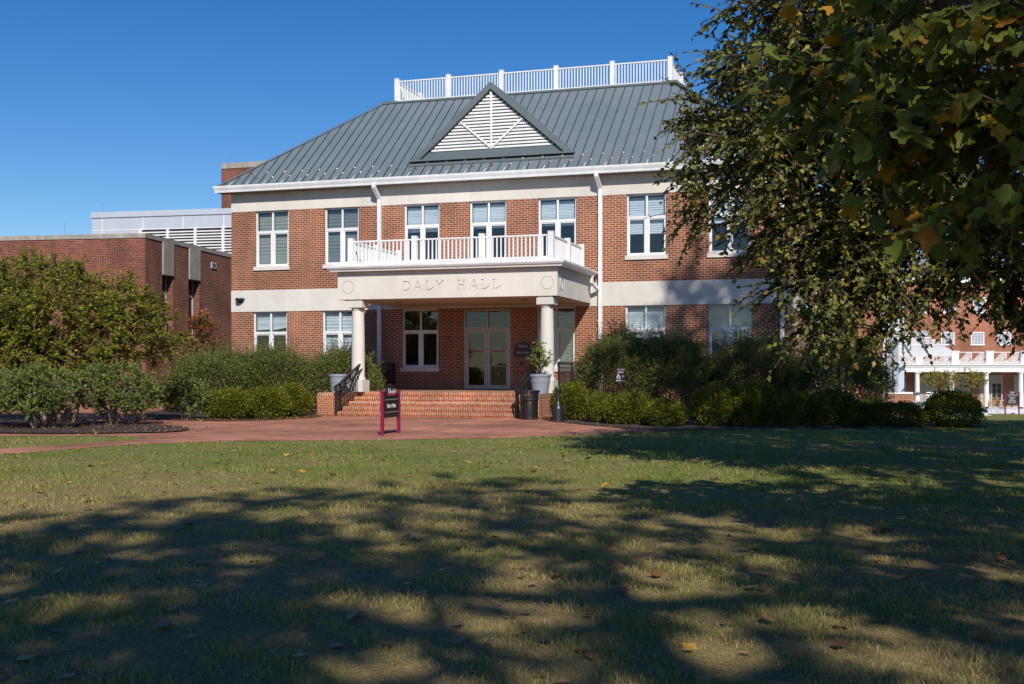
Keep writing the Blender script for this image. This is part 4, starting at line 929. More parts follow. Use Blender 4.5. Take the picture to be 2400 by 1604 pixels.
MB().bar((-3.6, .1, 6.8), (-3.6, .1, 7.35), .012).build("lightning_rod", M['steel'], lbg); MB().bar((-9.6, .1, 6.8), (-9.6, .1, 7.3), .012).build("lightning_rod", M['steel'], lbg)

ph = thing("metal_penthouse", "silver metal clad rooftop penthouse with white louvers behind the left brick building", "penthouse", (-40.1, 16.49, 0), R(5), world=False)
m = MB().box(0, 0, 0, 18, 12, 9.55); m.build("wall", M['panel'], ph)
m = MB().box(-.05, -.06, 9.55, 18.05, 12, 9.86); m.build("parapet", M['panel'], ph, bevel=.02)
jn = MB()
for x in (.62, 3.05, 5.4, 7.75, 10.1, 12.3, 14.4): jn.box(x - .02, -.012, 7, x + .02, -.001, 9.54)
jn.box(0, -.014, 8.85, 18, -.002, 8.89); jn.box(9.0, -.014, 7.9, 18, -.002, 7.94); jn.build("panel_joint", M['white'], ph)
for (x0, x1, nb) in ((2.95, 9.35, 4), (11.7, 16.3, 2)):
    l = MB(); z = 7.3
    while z < 8.75: l.add([(x0, -.10, z), (x1, -.10, z), (x1, -.02, z + .03), (x0, -.02, z + .03), (x0, -.10, z + .055), (x1, -.10, z + .055), (x1, -.02, z + .08), (x0, -.02, z + .08)], [(0, 1, 2, 3), (4, 7, 6, 5), (0, 4, 5, 1), (2, 6, 7, 3)]); z += .15
    for i in range(nb + 1): xx = x0 + (x1 - x0) * i / nb; l.box(xx - .06, -.14, 7.2, xx + .06, -.015, 8.84)
    lo = l.build("louver", M['white'], ph); sub(MB().box(x0, -.0155, 7.2, x1, -.0145, 8.84).build("louver_backing", M['black_metal'], None), lo)
MB().bar((.55, .2, 9.86), (.55, .2, 10.4), .015).build("lightning_rod", M['steel'], ph)

tw = thing("brick_tower", "tall dark brick stair tower with stone coping rising behind the hall roof", "tower", (-40.38, 30, 0))
MB().box(-40.38, 30, 0, -33.5, 38, 14.5).build("wall", M['brick_old'], tw)
c = MB(); x = -40.38
while x < -33.6: c.box(x + .005, 29.95, 14.5, x + 1.95, 38, 14.86); x += 1.96
c.build("stone_coping", M['stone_grey'], tw); MB().bar((-39.8, 30.1, 14.86), (-39.8, 30.1, 15.7), .02).build("lightning_rod", M['steel'], tw)

# ------------------------------------------------------------------ rear annex on the right
an = thing("brick_annex", "rear brick wing of the hall seen through the branches at the right corner", "building", (-1.7, 24, 0))
m = MB(); AZ = 9.4
A = [(-2.29, DEP + .01), (-1.12, 24.0), (.80, 24.0), (.80, 34), (-2.29, 34)]
for p, q in zip(A, A[1:]): m.add([(*p, -2), (*q, -2), (*q, AZ), (*p, AZ)], [(0, 1, 2, 3)])
m.add([(*p, AZ) for p in A], [(0, 1, 2, 3, 4)]); m.build("wall", M['brick'], an, recalc=False)
d_ = (Vector((*A[1], 0)) - Vector((*A[0], 0))); nrm_a = Vector((d_.y, -d_.x, 0)).normalized()
m = MB()
for z0, z1 in ((3.4, 4.16), (8.7, 9.4)): m.bar(Vector((*A[0], (z0 + z1) / 2)) + nrm_a * .005, Vector((*A[1], (z0 + z1) / 2)) + nrm_a * .005, .03, z1 - z0)
m.box(-1.12, 23.985, 8.7, .81, 24, 9.4); m.build("stone_band", M['stone'], an, recalc=False)
for t in (.12, .5, .93):
    p = Vector((*A[0], 0)) + d_ * t + nrm_a * .1; m = MB(); m.bar(p + Vector((0, 0, -.5)), p + Vector((0, 0, 8.9)), .13, .11, nrm_a); m.build("downspout", M['gutter'], an)
m = MB().box(.80, 23.9, -1.2, .92, 24.04, 8.9); m.build("downspout", M['gutter'], an)
for t in (.28, .72):
    for z0, z1 in ((1.42, 3.38), (4.99, 6.96)):
        p = Vector((*A[0], 0)) + d_ * t + nrm_a * .02; h = d_.normalized() * .6; f = MB()
        f.bar(p - h + Vector((0, 0, (z0 + z1) / 2)), p + h + Vector((0, 0, (z0 + z1) / 2)), .03, z1 - z0); wf = f.build("window", M['white'], an, recalc=False)
        g = MB()
        for s in (-.5, .5): g.bar(p + h * (s - .38) + nrm_a * .016 + Vector((0, 0, (z0 + z1) / 2)), p + h * (s + .38) + nrm_a * .016 + Vector((0, 0, (z0 + z1) / 2)), .008, z1 - z0 - .2)
        sub(g.build("pane", M['black_panel'], None, recalc=False), wf)

# ------------------------------------------------------------------ far academic building: local frame parallel to the picture plane
TH = R(17.2); F_ = 2680.
def far_pt(px, t): s = (px - 1200) / F_; return (-math.sin(TH) + math.cos(TH) * s) * t, -36 + (math.cos(TH) + math.sin(TH) * s) * t
FT = 111.; mpx = FT / F_; FX0, FY0 = far_pt(2200, FT); 
far = thing("academic_building", "distant orange brick building with white columned portico and lattice balustrade at the right", "building", (FX0, FY0, -2.29), TH, world=False)
lx = lambda px: (px - 2200) * mpx
zz = lambda y: 1.365 + (866 - y) * mpx + 2.29      # local height above the portico floor
x0, x1 = lx(2040), lx(2560)
MB().box(x0, 0.0, -.5, x1, 6, 0).build("portico_floor", M['marble'], far)
w = MB(); w.box(x0, 2.6, 0, x1, 3, zz(852)); w.build("portico_wall", M['brick_far'], far)
MB().box(x0, -.05, zz(872.5), x1, 2.6, zz(860)).build("portico_ceiling", M['white'], far)
e = MB(); e.box(x0, -.35, zz(872.5), x1, .35, zz(862)); e.box(x0, -.42, zz(862), x1, .42, zz(857)); e.box(x0, -.55, zz(857), x1, .6, zz(852.5)); e.build("entablature", M['white'], far, bevel=.02)
cols = [2149.5 - 80] + [2149.5 + 81 * i for i in range(5)]
for p in cols:
    c = MB(); X = lx(p); h = zz(872.5)
    c.lathe([(.30, 0), (.30, .08), (.27, .12), (.255, .16)] + [(.255 - .045 * t ** 1.5, .16 + (h - .45) * t) for t in np.linspace(0, 1, 8)] + [(.235, h - .26), (.235, h - .22), (.22, h - .2), (.28, h - .1)], X, 0, 28); c.box(X - .3, -.3, h - .1, X + .3, .3, h - .001)
    c.build("column", M['white'], far, smooth=35)
b0, b1 = zz(852.5), zz(825)
for i, p in enumerate(cols):
    X = lx(p + (6 if i > 1 else 3)); pe = MB().box(X - .36, -.3, b0, X + .36, .3, b1); pe.box(X - .40, -.34, b1, X + .40, .34, b1 + .09); pe.build("balustrade_pedestal", M['white'], far)
for i, (p, q) in enumerate(zip(cols, cols[1:])):
    a, b = lx(p + (6 if i > 1 else 3)) + .36, lx(q + (6 if i + 1 > 1 else 3)) - .36; m = MB(); zA, zB = b0 + .1, b1 - .04
    m.bar((a, 0, zA), (b, 0, zA), .08, .06); m.bar((a, 0, zB), (b, 0, zB), .10, .07); mid = (a + b) / 2; m.bar((mid, 0, zA), (mid, 0, zB), .06, .06)
    for s, e_ in ((a, mid), (mid, b)):
        H = zB - zA; Wd = e_ - s; c_ = (s + e_) / 2
        for k in range(4):
            o = k * Wd * .17
            m.bar((s + o, .0, zA), (min(s + o + H, e_), .0, zA + min(H, e_ - s - o)), .07, .075, (0, 1, 0)); 
            m.bar((e_ - o, .0, zA), (max(e_ - o - H * .55, c_), .0, zA + min(H * .55, e_ - o - c_)), .06, .075, (0, 1, 0))
    m.build("lattice_panel", M['white'], far, recalc=False)
for p, dk in ((2118, 1), (2191, 0), (2268.5, 0), (2349, 1), (2430, 0)):
    X = lx(p); m = MB(); h = 2.25; hw = 1.12
    m.box(X - hw, 2.50, 0, X - hw + .14, 2.6, 3.0); m.box(X + hw - .14, 2.50, 0, X + hw, 2.6, 3.0); m.box(X - hw, 2.49, 2.25, X + hw, 2.6, 2.42); m.box(X - hw, 2.49, 2.95, X + hw, 2.6, 3.08); m.box(X - .08, 2.5, 0, X + .08, 2.6, 3.0)
    for s in (-1, 1):
        cx = X + s * .53
        m.box(cx - .03, 2.53, .2, cx + .03, 2.6, 2.9); 
        for z in (.2, .75, 1.25, 1.75): m.box(cx - .45, 2.535, z, cx + .45, 2.6, z + .04)
    d = m.build("door", M['beige_panel'], far)
    pn = MB(); pn.box(X - hw + .14, 2.56, .1, X - .08, 2.598, 2.25); pn.box(X - hw + .14, 2.56, 2.42, X + hw - .14, 2.598, 2.95); sub(pn.build("pane", M['beige_panel'], None), d)
    pn = MB().box(X + .08, 2.56, .1, X + hw - .14, 2.598, 2.25); sub(pn.build("pane", M['black_panel'] if dk else M['beige_panel'], None), d)
for p in (2111, 2240):
    MB().lathe([(.28, zz(873.5)), (.32, zz(872.8))], lx(p), 1.2, 16).build("ceiling_light", M['white'], far)
uy = 4.5; zt = zz(655)
w = MB().box(lx(2118), uy, b0 - .3, x1 + 6, uy + 10, zt); w.build("upper_wall", M['brick_far'], far)
m = MB().box(lx(2116), uy - .35, zt, x1 + 6, uy + 10, zt + .55); m.build("cornice", M['white'], far)
m = MB().add([(lx(2114), uy - .3, zt + .56), (x1 + 6, uy - .3, zt + .56), (x1 + 6, uy + 5, zt + 3.6), (lx(2150), uy + 5, zt + 3.6), (lx(2114), uy + 10, zt + .56)], [(0, 1, 2, 3), (0, 3, 4)]); m.build("roof", M['slate'], far, recalc=False)
for p, yt, yb_ in [(2193, 690, 728), (2266, 690, 728), (2340, 690, 728), (2122, 775, 806), (2189, 775, 806), (2262, 775, 806), (2335, 775, 806), (2400, 690, 728), (2400, 775, 806)]:
    X = lx(p); a, b = zz(yb_), zz(yt); m = MB(); hw = .68
    m.box(X - hw, uy - .06, a, X - hw + .1, uy + .02, b); m.box(X + hw - .1, uy - .06, a, X + hw, uy + .02, b); m.box(X - hw + .1, uy - .06, b - .1, X + hw - .1, uy + .02, b); m.box(X - hw - .05, uy - .1, a - .08, X + hw + .05, uy + .02, a + .06)
    for k in (-.3, 0, .3): m.box(X + k - .015, uy - .04, a, X + k + .015, uy + .0, b)
    for k in (.25, .5, .75): m.box(X - hw, uy - .042, a + (b - a) * k - .015, X + hw, uy + .0, a + (b - a) * k + .015)
    f = m.build("window", M['white'], far); sub(MB().box(X - hw + .1, uy - .02, a + .05, X + hw - .1, uy - .004, b - .1).build("pane", M['grey_post'], None), f)
st = thing("stair_tower", "pale metal clad stair tower showing between the brick annex and the academic building", "tower", (*far_pt(2100, 104), -2.6), TH, world=False)
MB().box(-.9, 0, 0, .75, 3, 13.5).build("wall", M['panel'], st); m = MB().box(-1.0, -.05, 6.9, .8, 0, 7.05); m.box(-1, -.05, 10.2, .8, 0, 10.3); m.box(-.1, -.04, 7.05, 0, 0, 13.4); m.build("panel_joint", M['white'], st)
MB().box(-2.2, -1.2, 5.2, -.2, 2, 7.3).build("side_block", M['beige_panel'], st)

# covered trellis walk
pg = thing("trellis_canopy", "white slatted trellis canopy on grey posts leading toward the columned portico", "pergola", (*far_pt(2095, 66), -1.2))
fw = Vector((-math.sin(TH), math.cos(TH), 0)); rt_ = Vector((math.cos(TH), math.sin(TH), 0))
def fp(px, t, z): x, y = far_pt(px, t); return Vector((x, y, z))
N = 12
for k in range(N):
    m = MB(); f = k / (N - 1); t = 66 + 40 * f; z = 3.25 - .72 * f; m.bar(fp(2052, t, z), fp(2178 + 52 * min(1, f * 1.6), t, z + .10), .26, .04, Vector((0, -.38, 1)))
    m.build("canopy_slat", M['white'], pg, recalc=False)
m = MB()
for u in (2066, 2108, 2150): m.bar(fp(u, 66, 3.36), fp(u + 30, 106, 2.66), .09, .14)
m.bar(fp(2050, 65.5, 3.42), fp(2180, 65.5, 3.5), .12, .16); m.build("canopy_beam", M['grey_post'], pg, recalc=False)
for u, t in ((2082, 67), (2098, 70), (2094, 84)):
    a = fp(u, t, -1.6); b = fp(u, t, 3.2 - .018 * (t - 66)); m = MB(); m.bar(a, b, .30, .30, fw); m.build("canopy_post", M['grey_post'], pg, recalc=False)
m = MB(); m.bar(fp(2082, 67, 1.6), fp(2098, 70, 2.7), .08); m.build("canopy_brace", M['grey_post'], pg)
p = fp(2094.5, 69.6, 1.2); tag(MB().lathe([(.02, p.z - .16), (.10, p.z - .12), (.14, p.z), (.10, p.z + .12), (.02, p.z + .15)], p.x, p.y - .15, 16).build("globe_light", M['white'], None, smooth=60), "white globe light mounted on the grey trellis post", "lamp")

lw = thing("garden_wall", "low red brick garden wall with white cap in front of the trellis canopy", "wall", (*far_pt(2105, 60), -1.1))
a, b = fp(2074, 60, -.55), fp(2134, 60, -.55); m = MB(); m.bar(a, b, .4, 1.25); m.build("wall", M['brick'], lw, recalc=True)
m = MB(); m.bar(a + Vector((0, 0, .67)), b + Vector((0, 0, .67)) + rt_ * .05, .5, .10); m.build("wall_cap", M['white'], lw)
# marble terrace with stair
te = thing("marble_terrace", "white marble terrace with steps and a steel handrail in front of the portico", "steps", (*far_pt(2230, 100), -2.7), TH, world=False)
k = 100 / F_; L_ = lambda px: (px - 2230) * k
m = MB().box(L_(2100), 0, -1.5, L_(2262), 4, 1.20); m.build("terrace_wall", M['marble'], te)
m = MB()
for i in range(7): m.box(L_(2262 + i * 10.5), .0, -1.5, L_(2262 + (i + 1) * 10.5), 4, 1.20 - .19 * (i + 1))
m.build("stair_flight", M['marble'], te)
m = MB()
for yy in (.2, 2.4):
    P = [(L_(2182 if yy < 1 else 2195), yy, 1.2 + .78), (L_(2206), yy, 1.2 + .80), (L_(2270), yy, 1.2 + .12), (L_(2291), yy, 1.2 + .08)]
    m.tube(P, .035, 8); m.tube([(x, y, z - .25) for x, y, z in P], .025, 8)
    for i, x_ in enumerate((2188, 2203, 2247, 2284)): z_ = [1.97, 2.0, 1.5, 1.30][i]; m.tube([(L_(x_), yy, z_ - 1.1), (L_(x_), yy, z_)], .03, 8)
m.build("handrail", M['steel'], te)
fm = thing("marble_kerb", "long low white marble plinth below the portico columns", "plinth", (*far_pt(2380, 107), -2.8), TH, world=False)
m = MB().box(-2.6, 0, -.6, 12, 2, .42); m.box(-.4, -.8, -.6, 12, -.002, .12); m.build("plinth", M['marble'], fm)
# far directory sign
fs = thing("directory_sign", "black arched directory sign with white lettering on maroon posts before the far portico", "sign", (*far_pt(2372, 100), -2.05), TH, world=False)
k = 100 / F_
for s in (-1, 1): MB().box(s * .60 - .05, -.05, -.6, s * .60 + .05, .05, 1.42).build("sign_post", M['maroon'], fs)
MB().prism([(x, z + .28) for x, z in arch_panel(1.08, 1.26, 0)], 'y', -.03, .03).build("sign_panel", M['black_panel'], fs)
for tx, sz, z in (("Camden", .10, 1.28), ("Academic Center", .11, 1.165), ("Admissions", .115, .95), ("Registrar", .115, .82), ("Financial Aid", .115, .69), ("Student Affairs", .115, .56)):
    text_mesh("lettering", tx, sz, M['letter'], fs, Matrix.Translation((0, -.034, z)) @ FY)
MB().box(-.23, -.034, 1.36, .23, -.031, 1.40).build("script_bar", M['pink'], fs); script_mark("script_emblem", .42, .12, M['letter'], fs, Matrix.Translation((0, -.036, 1.39)) @ FY)
for z in (1.06, .42): MB().box(-.45, -.034, z, .45, -.031, z + .02).build("sign_rule", M['grey_line'], fs)
# wooden terrace chairs and table
def chair(px, label, rz, t=109.5):
    x, y = far_pt(px, t); c = thing("terrace_chair", label, "chair", (x, y, -2.29), TH + rz, "wooden chairs under the far portico", world=False)
    MB().box(-.3, -.3, .40, .3, .3, .45).build("seat", M['wood'], c); m = MB()
    for i in range(5): m.box(-.26 + i * .115, .26, .46, -.20 + i * .115, .30, .92)
    m.box(-.3, .25, .92, .3, .31, .99); m.build("backrest", M['wood'], c)
    for sx in (-1, 1):
        MB().box(sx * .33 - .04, -.32, .62, sx * .33 + .04, .3, .66).build("armrest", M['wood'], c)
        for sy in (-1, 1): MB().box(sx * .29 - .035, sy * .28 - .035, 0, sx * .29 + .035, sy * .28 + .035, .62 if sy < 0 else .45).build("leg", M['wood'], c)
chair(2297.5, "wooden terrace chair just left of a white portico column, seen side on", R(90)); chair(2328, "wooden terrace chair just right of a white portico column", R(-70)); chair(2371, "wooden terrace chair partly hidden behind the far directory sign", R(15))
x, y = far_pt(2349, 109.3); tb = thing("terrace_table", "small square wooden table left of the far directory sign", "table", (x, y, -2.29), TH, world=False)
MB().box(-.42, -.42, .66, .42, .42, .72).build("tabletop", M['wood'], tb)
for sx in (-1, 1):
    for sy in (-1, 1): MB().box(sx * .36 - .04, sy * .36 - .04, 0, sx * .36 + .04, sy * .36 + .04, .66).build("leg", M['wood'], tb)

# ------------------------------------------------------------------ parked car behind the tree on the left
car = thing("parked_car", "blue hatchback parked in the shade behind the multi stemmed tree", "car", (-27.9, -4.0, 0), TH, world=False)
prof = [(-2.0, .35), (2.0, .35), (2.05, .7), (1.6, .86), (.95, .92), (.35, 1.38), (-1.2, 1.42), (-1.85, .95), (-2.05, .8)]
m = MB().prism(prof, 'y', -.8, .8); m.build("body", M['car_blue'], car, bevel=.06)
for s in (-1, 1):
    g = MB(); y = s * .803; g.add([(-1.55, y, .95), (-.35, y, .95), (-.35, y, 1.33), (-1.12, y, 1.33)], [(0, 1, 2, 3)]); g.add([(-.27, y, .95), (.75, y, .95), (.33, y, 1.30), (-.27, y, 1.33)], [(0, 1, 2, 3)]); g.build("side_window", M['glass'], car, recalc=False)
    for x in (-1.25, 1.25):
        wv = [(x, s * .62, .32), (x, s * .83, .32)]; t_ = MB().tube(wv, .32, 22).build("wheel", M['tyre'], car); h = MB().tube([(x, s * .82, .32), (x, s * .84, .32)], .2, 16); sub(h.build("rim", M['steel'], None), t_)
g = MB().add([(.93, -.7, .95), (.93, .7, .95), (.40, .62, 1.35), (.40, -.62, 1.35)], [(0, 1, 2, 3)]); g.v = [(x + .03, y, z + .02) for x, y, z in g.v]; g.build("windscreen", M['glass'], car, recalc=False)

# ------------------------------------------------------------------ trees
def tree(name, label, roots, ells, natt, rng, per, tl, ml, size, tmpl, lmat, bmat, centre, r_tip=.008, r_max=.16, droop=.35, flat=.5, group=None, extra=None, wander=.12, seg=.5, wood=True, spread=.9, out=.6, shell=0.0, cat_='tree', lname='crown', sname='trunk'):
    att = in_ellipsoids(ells, natt, rng, shell)
    nodes, par, tips = skeleton(roots, att, rng, wander, seg)
    t = thing(name, label, cat_, tuple(roots[0][0]), 0, group)
    V, F, TV, TF = twigs(nodes, par, tips, centre, rng, per, tl, ml, size, tmpl, droop, flat, out, wood, spread)
    arrays_mesh(lname, V, F, lmat, t, True)
    tk = wood_mesh(sname, nodes, par, tips, r_tip, r_max, bmat, t)
    if TV is not None: sub(arrays_mesh("twigs", TV, TF, bmat, None), tk)
    return t

rng = np.random.default_rng(5)
# elm at the right: low crown in view, tall top above the frame
tree("elm_tree", "large small leaved elm with drooping branches at the right in front of the hall", [[(3.3, -20.3, 0), (3.2, -20.4, 1.2), (3.0, -20.5, 2.4), (2.7, -20.8, 4.0), (2.6, -20.9, 6.0), (2.7, -21, 9), (3.2, -21, 13)], [(3.2, -20.4, 1.25), (2.2, -20.9, 1.62), (1.75, -21.0, 1.95), (1.35, -21.1, 2.6), (1.0, -21.2, 3.2)]],
     [((2.3, -20.9, 6.0), (4.3, 3.3, 3.1), 1.0), ((-.42, -21.3, 4.3), (1.8, 1.7, 2.0), 2.0), ((-.2, -21.5, 2.6), (.85, .9, .85), 2.0), ((1.1, -21.2, 2.95), (1.9, 1.2, .80), 2.4), ((2.4, -21.0, 2.25), (.95, .8, .6), 1.8), ((-.25, -21.5, 1.98), (.55, .6, .5), 2.6)],
     1560, rng, 6, .58, 17, .080, T_ELM, M['leaf_elm'], M['bark'], (2.6, -20.8, 4.5), .006, .17, .30, .35, seg=.45, wander=.10)
rng = np.random.default_rng(12)
tree("elm_tree", "tall upper elm crown rising above the frame at the right", [[(6.4, -22.0, 0), (6.3, -22.0, 4.0), (6.5, -22, 9), (6.9, -22, 13)]],
     [((7.9, -21.5, 16.0), (6.3, 4.2, 6.9))], 560, rng, 5, .95, 20, .20, T_DIA, M['leaf_shade'], M['bark'], (5.6, -21.5, 14), .02, .3, .3, .35, seg=1.0)
# tulip tree: big lobed leaves close to the camera, top right
rng = np.random.default_rng(23)
tree("tulip_tree", "tulip tree limb with big lobed green and yellow leaves hanging in from the upper right", [[(5.4, -27.0, 0), (5.3, -27.1, 2.2), (4.9, -27.3, 3.0), (3.0, -27.5, 3.15), (1.5, -27.6, 3.45), (.45, -27.7, 3.9)]],
     [((.75, -27.6, 3.65), (1.35, .9, .8), 1.3), ((.75, -27.7, 2.85), (1.0, .8, .5), 1.3), ((2.3, -27.4, 3.3), (1.6, .9, 1.2), .6)],
     190, rng, 3, .40, 7, .128, T_TULIP, M['leaf_tulip'], M['bark'], (2.5, -27.4, 3.4), .006, .085, .45, .30, seg=.3, wander=.15, spread=.8)
rng = np.random.default_rng(31)
def shade_tree(label, x, y, ells, n, size, m=16, tl=.55, seed=1, name="shade_tree"):
    g = np.random.default_rng(seed); c = ells[0][0]
    tree(name, label, [[(x, y, 0), (x, y, 3), (x + .1, y, c[2] * .7), (c[0], c[1], c[2])]], ells, n, g, 5, tl, m, size, T_DIA, M['leaf_shade'], M['bark'], c, .011, .19, .3, .3, group="tall trees round the lawn", seg=1.2)
shade_tree("tall tree behind the viewer shading the middle of the near lawn", 5.2, -44.5, [((5.3, -42.5, 10.9), (5.2, 4.8, 4.8))], 400, .15, seed=41)
shade_tree("low spreading tree to the right of the viewer shading the lawn beyond the near grass", 7.6, -28.6, [((6.6, -28.5, 6.6), (3.4, 3.2, 2.8))], 220, .14, seed=42)
shade_tree("tall tree far to the right of the lawn", 12.5, -29.0, [((11.8, -29.5, 10.0), (5.0, 5.0, 5.5))], 420, .15, seed=43)
shade_tree("tall tree behind the viewer shading the left of the near lawn", -1.0, -47.0, [((.9, -44.6, 10.6), (4.6, 3.6, 3.3))], 380, .15, seed=44)
shade_tree("spreading tree beside the viewer shading the right of the near lawn", 5.8, -34.6, [((4.9, -33.6, 6.0), (3.2, 3.2, 1.6)), ((8.0, -36.5, 8.5), (3.5, 3.5, 3.0))], 300, .14, seed=45)
# crape myrtle at the left
rng = np.random.default_rng(7)
cm_roots = [[(-19.4, -11.6, 0), (-19.5, -11.5, .7), (-19.7, -11.4, 1.5)], [(-19.25, -11.5, 0), (-19.1, -11.45, .8), (-18.9, -11.3, 1.6)], [(-19.6, -11.2, 0), (-19.9, -11.0, .8), (-20.3, -10.9, 1.6)], [(-20.4, -10.6, 0), (-20.7, -10.5, .9), (-21.2, -10.4, 1.7)], [(-19.9, -11.7, 0), (-20.4, -11.9, 1.0), (-20.9, -12.0, 1.7)], [(-18.6, -10.6, 0), (-18.2, -10.5, .8), (-17.7, -10.3, 1.4)]]
tree("crape_myrtle", "wide multi stemmed crape myrtle with yellow green autumn leaves at the left edge", cm_roots,
     [((-19.6, -11.3, 2.75), (2.5, 1.8, 1.25), 1.0), ((-20.6, -11.4, 3.1), (1.9, 1.6, 1.25), 1.0), ((-18.0, -11.0, 2.3), (1.35, 1.3, 1.0), 1.3), ((-22.0, -11.6, 2.6), (1.8, 1.5, 1.5), .8), ((-19.8, -11.9, 1.75), (2.6, 1.2, .65), 1.1)],
     800, rng, 6, .42, 16, .078, T_ELM, M['leaf_myrtle'], M['bark_myrtle'], (-19.6, -11.3, 2.0), .006, .075, .15, .45, seg=.35, shell=.25)
rng = np.random.default_rng(8)
tree("young_maple", "slender young tree with orange and green leaves by the brick corner", [[(-23.4, .9, 0), (-23.4, .9, 1.4)]], [((-23.35, .8, 2.2), (.62, .6, 1.15))], 110, rng, 4, .34, 12, .085, T_ELM, M['leaf_orange'], M['bark'], (-23.4, .8, 1.8), .005, .04, .1, .4)
for px, lb, s in ((2203, "young yellow leaved tree before the far portico, left of the pair", 1.0), (2277, "young thin crowned yellow tree before the far portico, right of the pair", .85)):
    x, y = far_pt(px, 96); rng = np.random.default_rng(int(px)); z0 = -2.6
    tree("young_tree", lb, [[(x, y, z0), (x, y, z0 + 1.5 * s + .3)]], [((x, y, .45), (1.45 * s, 1.3, .80))], int(80 * s), rng, 3, .5, 9, .13, T_DIA, M['leaf_yellow'], M['bark'], (x, y, -.4), .012, .07, .1, .4, group="young yellow trees before the portico")

# ------------------------------------------------------------------ shrubs
def bush_arrays(rx, ry, rz_, n, size, rng, tmpl=T_DIA, lumps=9, lump=.28, shoots=0, shoot_len=.35, flat=.3, inner=.55):
    """mounded shrub: leaves on lumpy shells plus upright leafy shoots; base at z=0"""
    u = unit(rng.normal(size=(n, 3))); u[:, 2] = np.where(rng.random(n) < .72, np.abs(u[:, 2]), -np.abs(u[:, 2]) * .75); u = unit(u)
    C_ = unit(rng.normal(size=(lumps, 3))); C_[:, 2] = np.abs(C_[:, 2]) - .25; C_ = unit(C_)
    d = np.max(u @ C_.T, axis=1); lumpf = 1 - lump + lump * np.clip((d - .55) / .45, 0, 1) ** .7
    r = (inner + (1 - inner) * rng.random(n) ** .45) * lumpf * (1 + .05 * rng.normal(size=n))
    P = u * r[:, None] * np.array([rx, ry, rz_ * .62]); P[:, 2] += rz_ * .38; P[:, 2] = np.maximum(P[:, 2], .03)
    D = u + rng.normal(size=(n, 3)) * .7; D[:, 2] += .25
    out = [leaves(P, D, size * (.6 + .8 * rng.random(n)), tmpl, rng, flat=flat)]
    if shoots:
        k = shoots; us = unit(rng.normal(size=(k, 3))); us[:, 2] = np.abs(us[:, 2]) + .25; us = unit(us); dd = np.max(us @ C_.T, axis=1); lf = 1 - lump + lump * np.clip((dd - .55) / .45, 0, 1) ** .7
        B = us * (lf * .9)[:, None] * np.array([rx, ry, rz_ * .62]); B[:, 2] += rz_ * .38
        sd_ = unit(us * .55 + rng.normal(size=(k, 3)) * .38 + np.array([0, 0, .75])); L = shoot_len * (.4 + .9 * rng.random(k)); mm = 16
        tt = (np.arange(mm) + .5) / mm; Pp = (B[:, None, :] + sd_[:, None, :] * (tt[None, :] * L[:, None])[:, :, None]).reshape(-1, 3)
        DD = np.repeat(sd_, mm, axis=0) * .7 + rng.normal(size=(k * mm, 3)) * .6; out.append(leaves(Pp, DD, size * (.5 + .6 * rng.random(k * mm)), tmpl, rng, flat=flat))
    return cat(out)

def stems_mesh(rx, ry, h, n, rng, mat, parent, r=.012, z0=0.0):
    m = MB()
    for i in range(n):
        a = rng.random() * 2 * math.pi; q = rng.random() ** .5; b0 = (.12 * rx * math.cos(a), .12 * ry * math.sin(a), z0); e = (rx * q * .8 * math.cos(a), ry * q * .8 * math.sin(a), h * (.55 + .35 * rng.random()))
        mid = ((b0[0] + e[0]) * .42 + .05 * rng.normal(), (b0[1] + e[1]) * .42 + .05 * rng.normal(), e[2] * .55); m.tube([b0, mid, e], [r, r * .75, r * .4], 5)
    return m.build("stems", mat, parent, smooth=60)

def shrub(name, label, x, y, rx, ry, h, n, size, mat, seed, group=None, tmpl=T_DIA, shoots=0, shoot_len=.3, lump=.28, stem_mat='stem', nst=10, cat_='shrub', z=0.0, lumps=9, inner=.55):
    g = np.random.default_rng(seed); t = thing(name, label, cat_, (x, y, z), 0, group, world=False)
    V, F = bush_arrays(rx, ry, h, n, size, g, tmpl, lumps, lump, shoots, shoot_len, inner=inner); arrays_mesh("foliage", V, F, M[mat], t, True); stems_mesh(rx, ry, h, nst, g, M[stem_mat], t)
    return t
HG = "big olive shrubs along the hall wall"
big = [(-19.35, -4.6, 1.75, 1.4, 1.98, "big olive shrub against the hall's far left corner", 1), (-17.75, -3.9, 1.35, 1.3, 2.0, "big olive shrub below the leftmost lower window", 2), (-16.1, -2.7, 1.45, 1.2, 1.98, "big olive shrub just left of the porch", 3),
       (-6.85, -3.4, 1.22, 1.1, 2.45, "tall dark olive shrub just right of the porch, behind the accessible sign", 4), (-5.35, -3.4, 1.45, 1.1, 2.35, "tall olive shrub between the two right lower windows", 5), (-2.95, -3.4, 1.25, 1.2, 2.35, "tall dark shrub in front of the rightmost lower window", 6), (-.75, -3.5, 1.45, 1.3, 2.1, "tall dark shrub past the hall's right corner", 7)]
for x, y, rx, ry, h, lb, sd_ in big: shrub("olive_shrub", lb, x, y, rx, ry, h, 42000, .070, 'leaf_hedge', 100 + sd_, HG, T_NAR, 480, .58, .34, nst=16, lumps=18)
BG = "low yellow green boxwoods edging the beds"
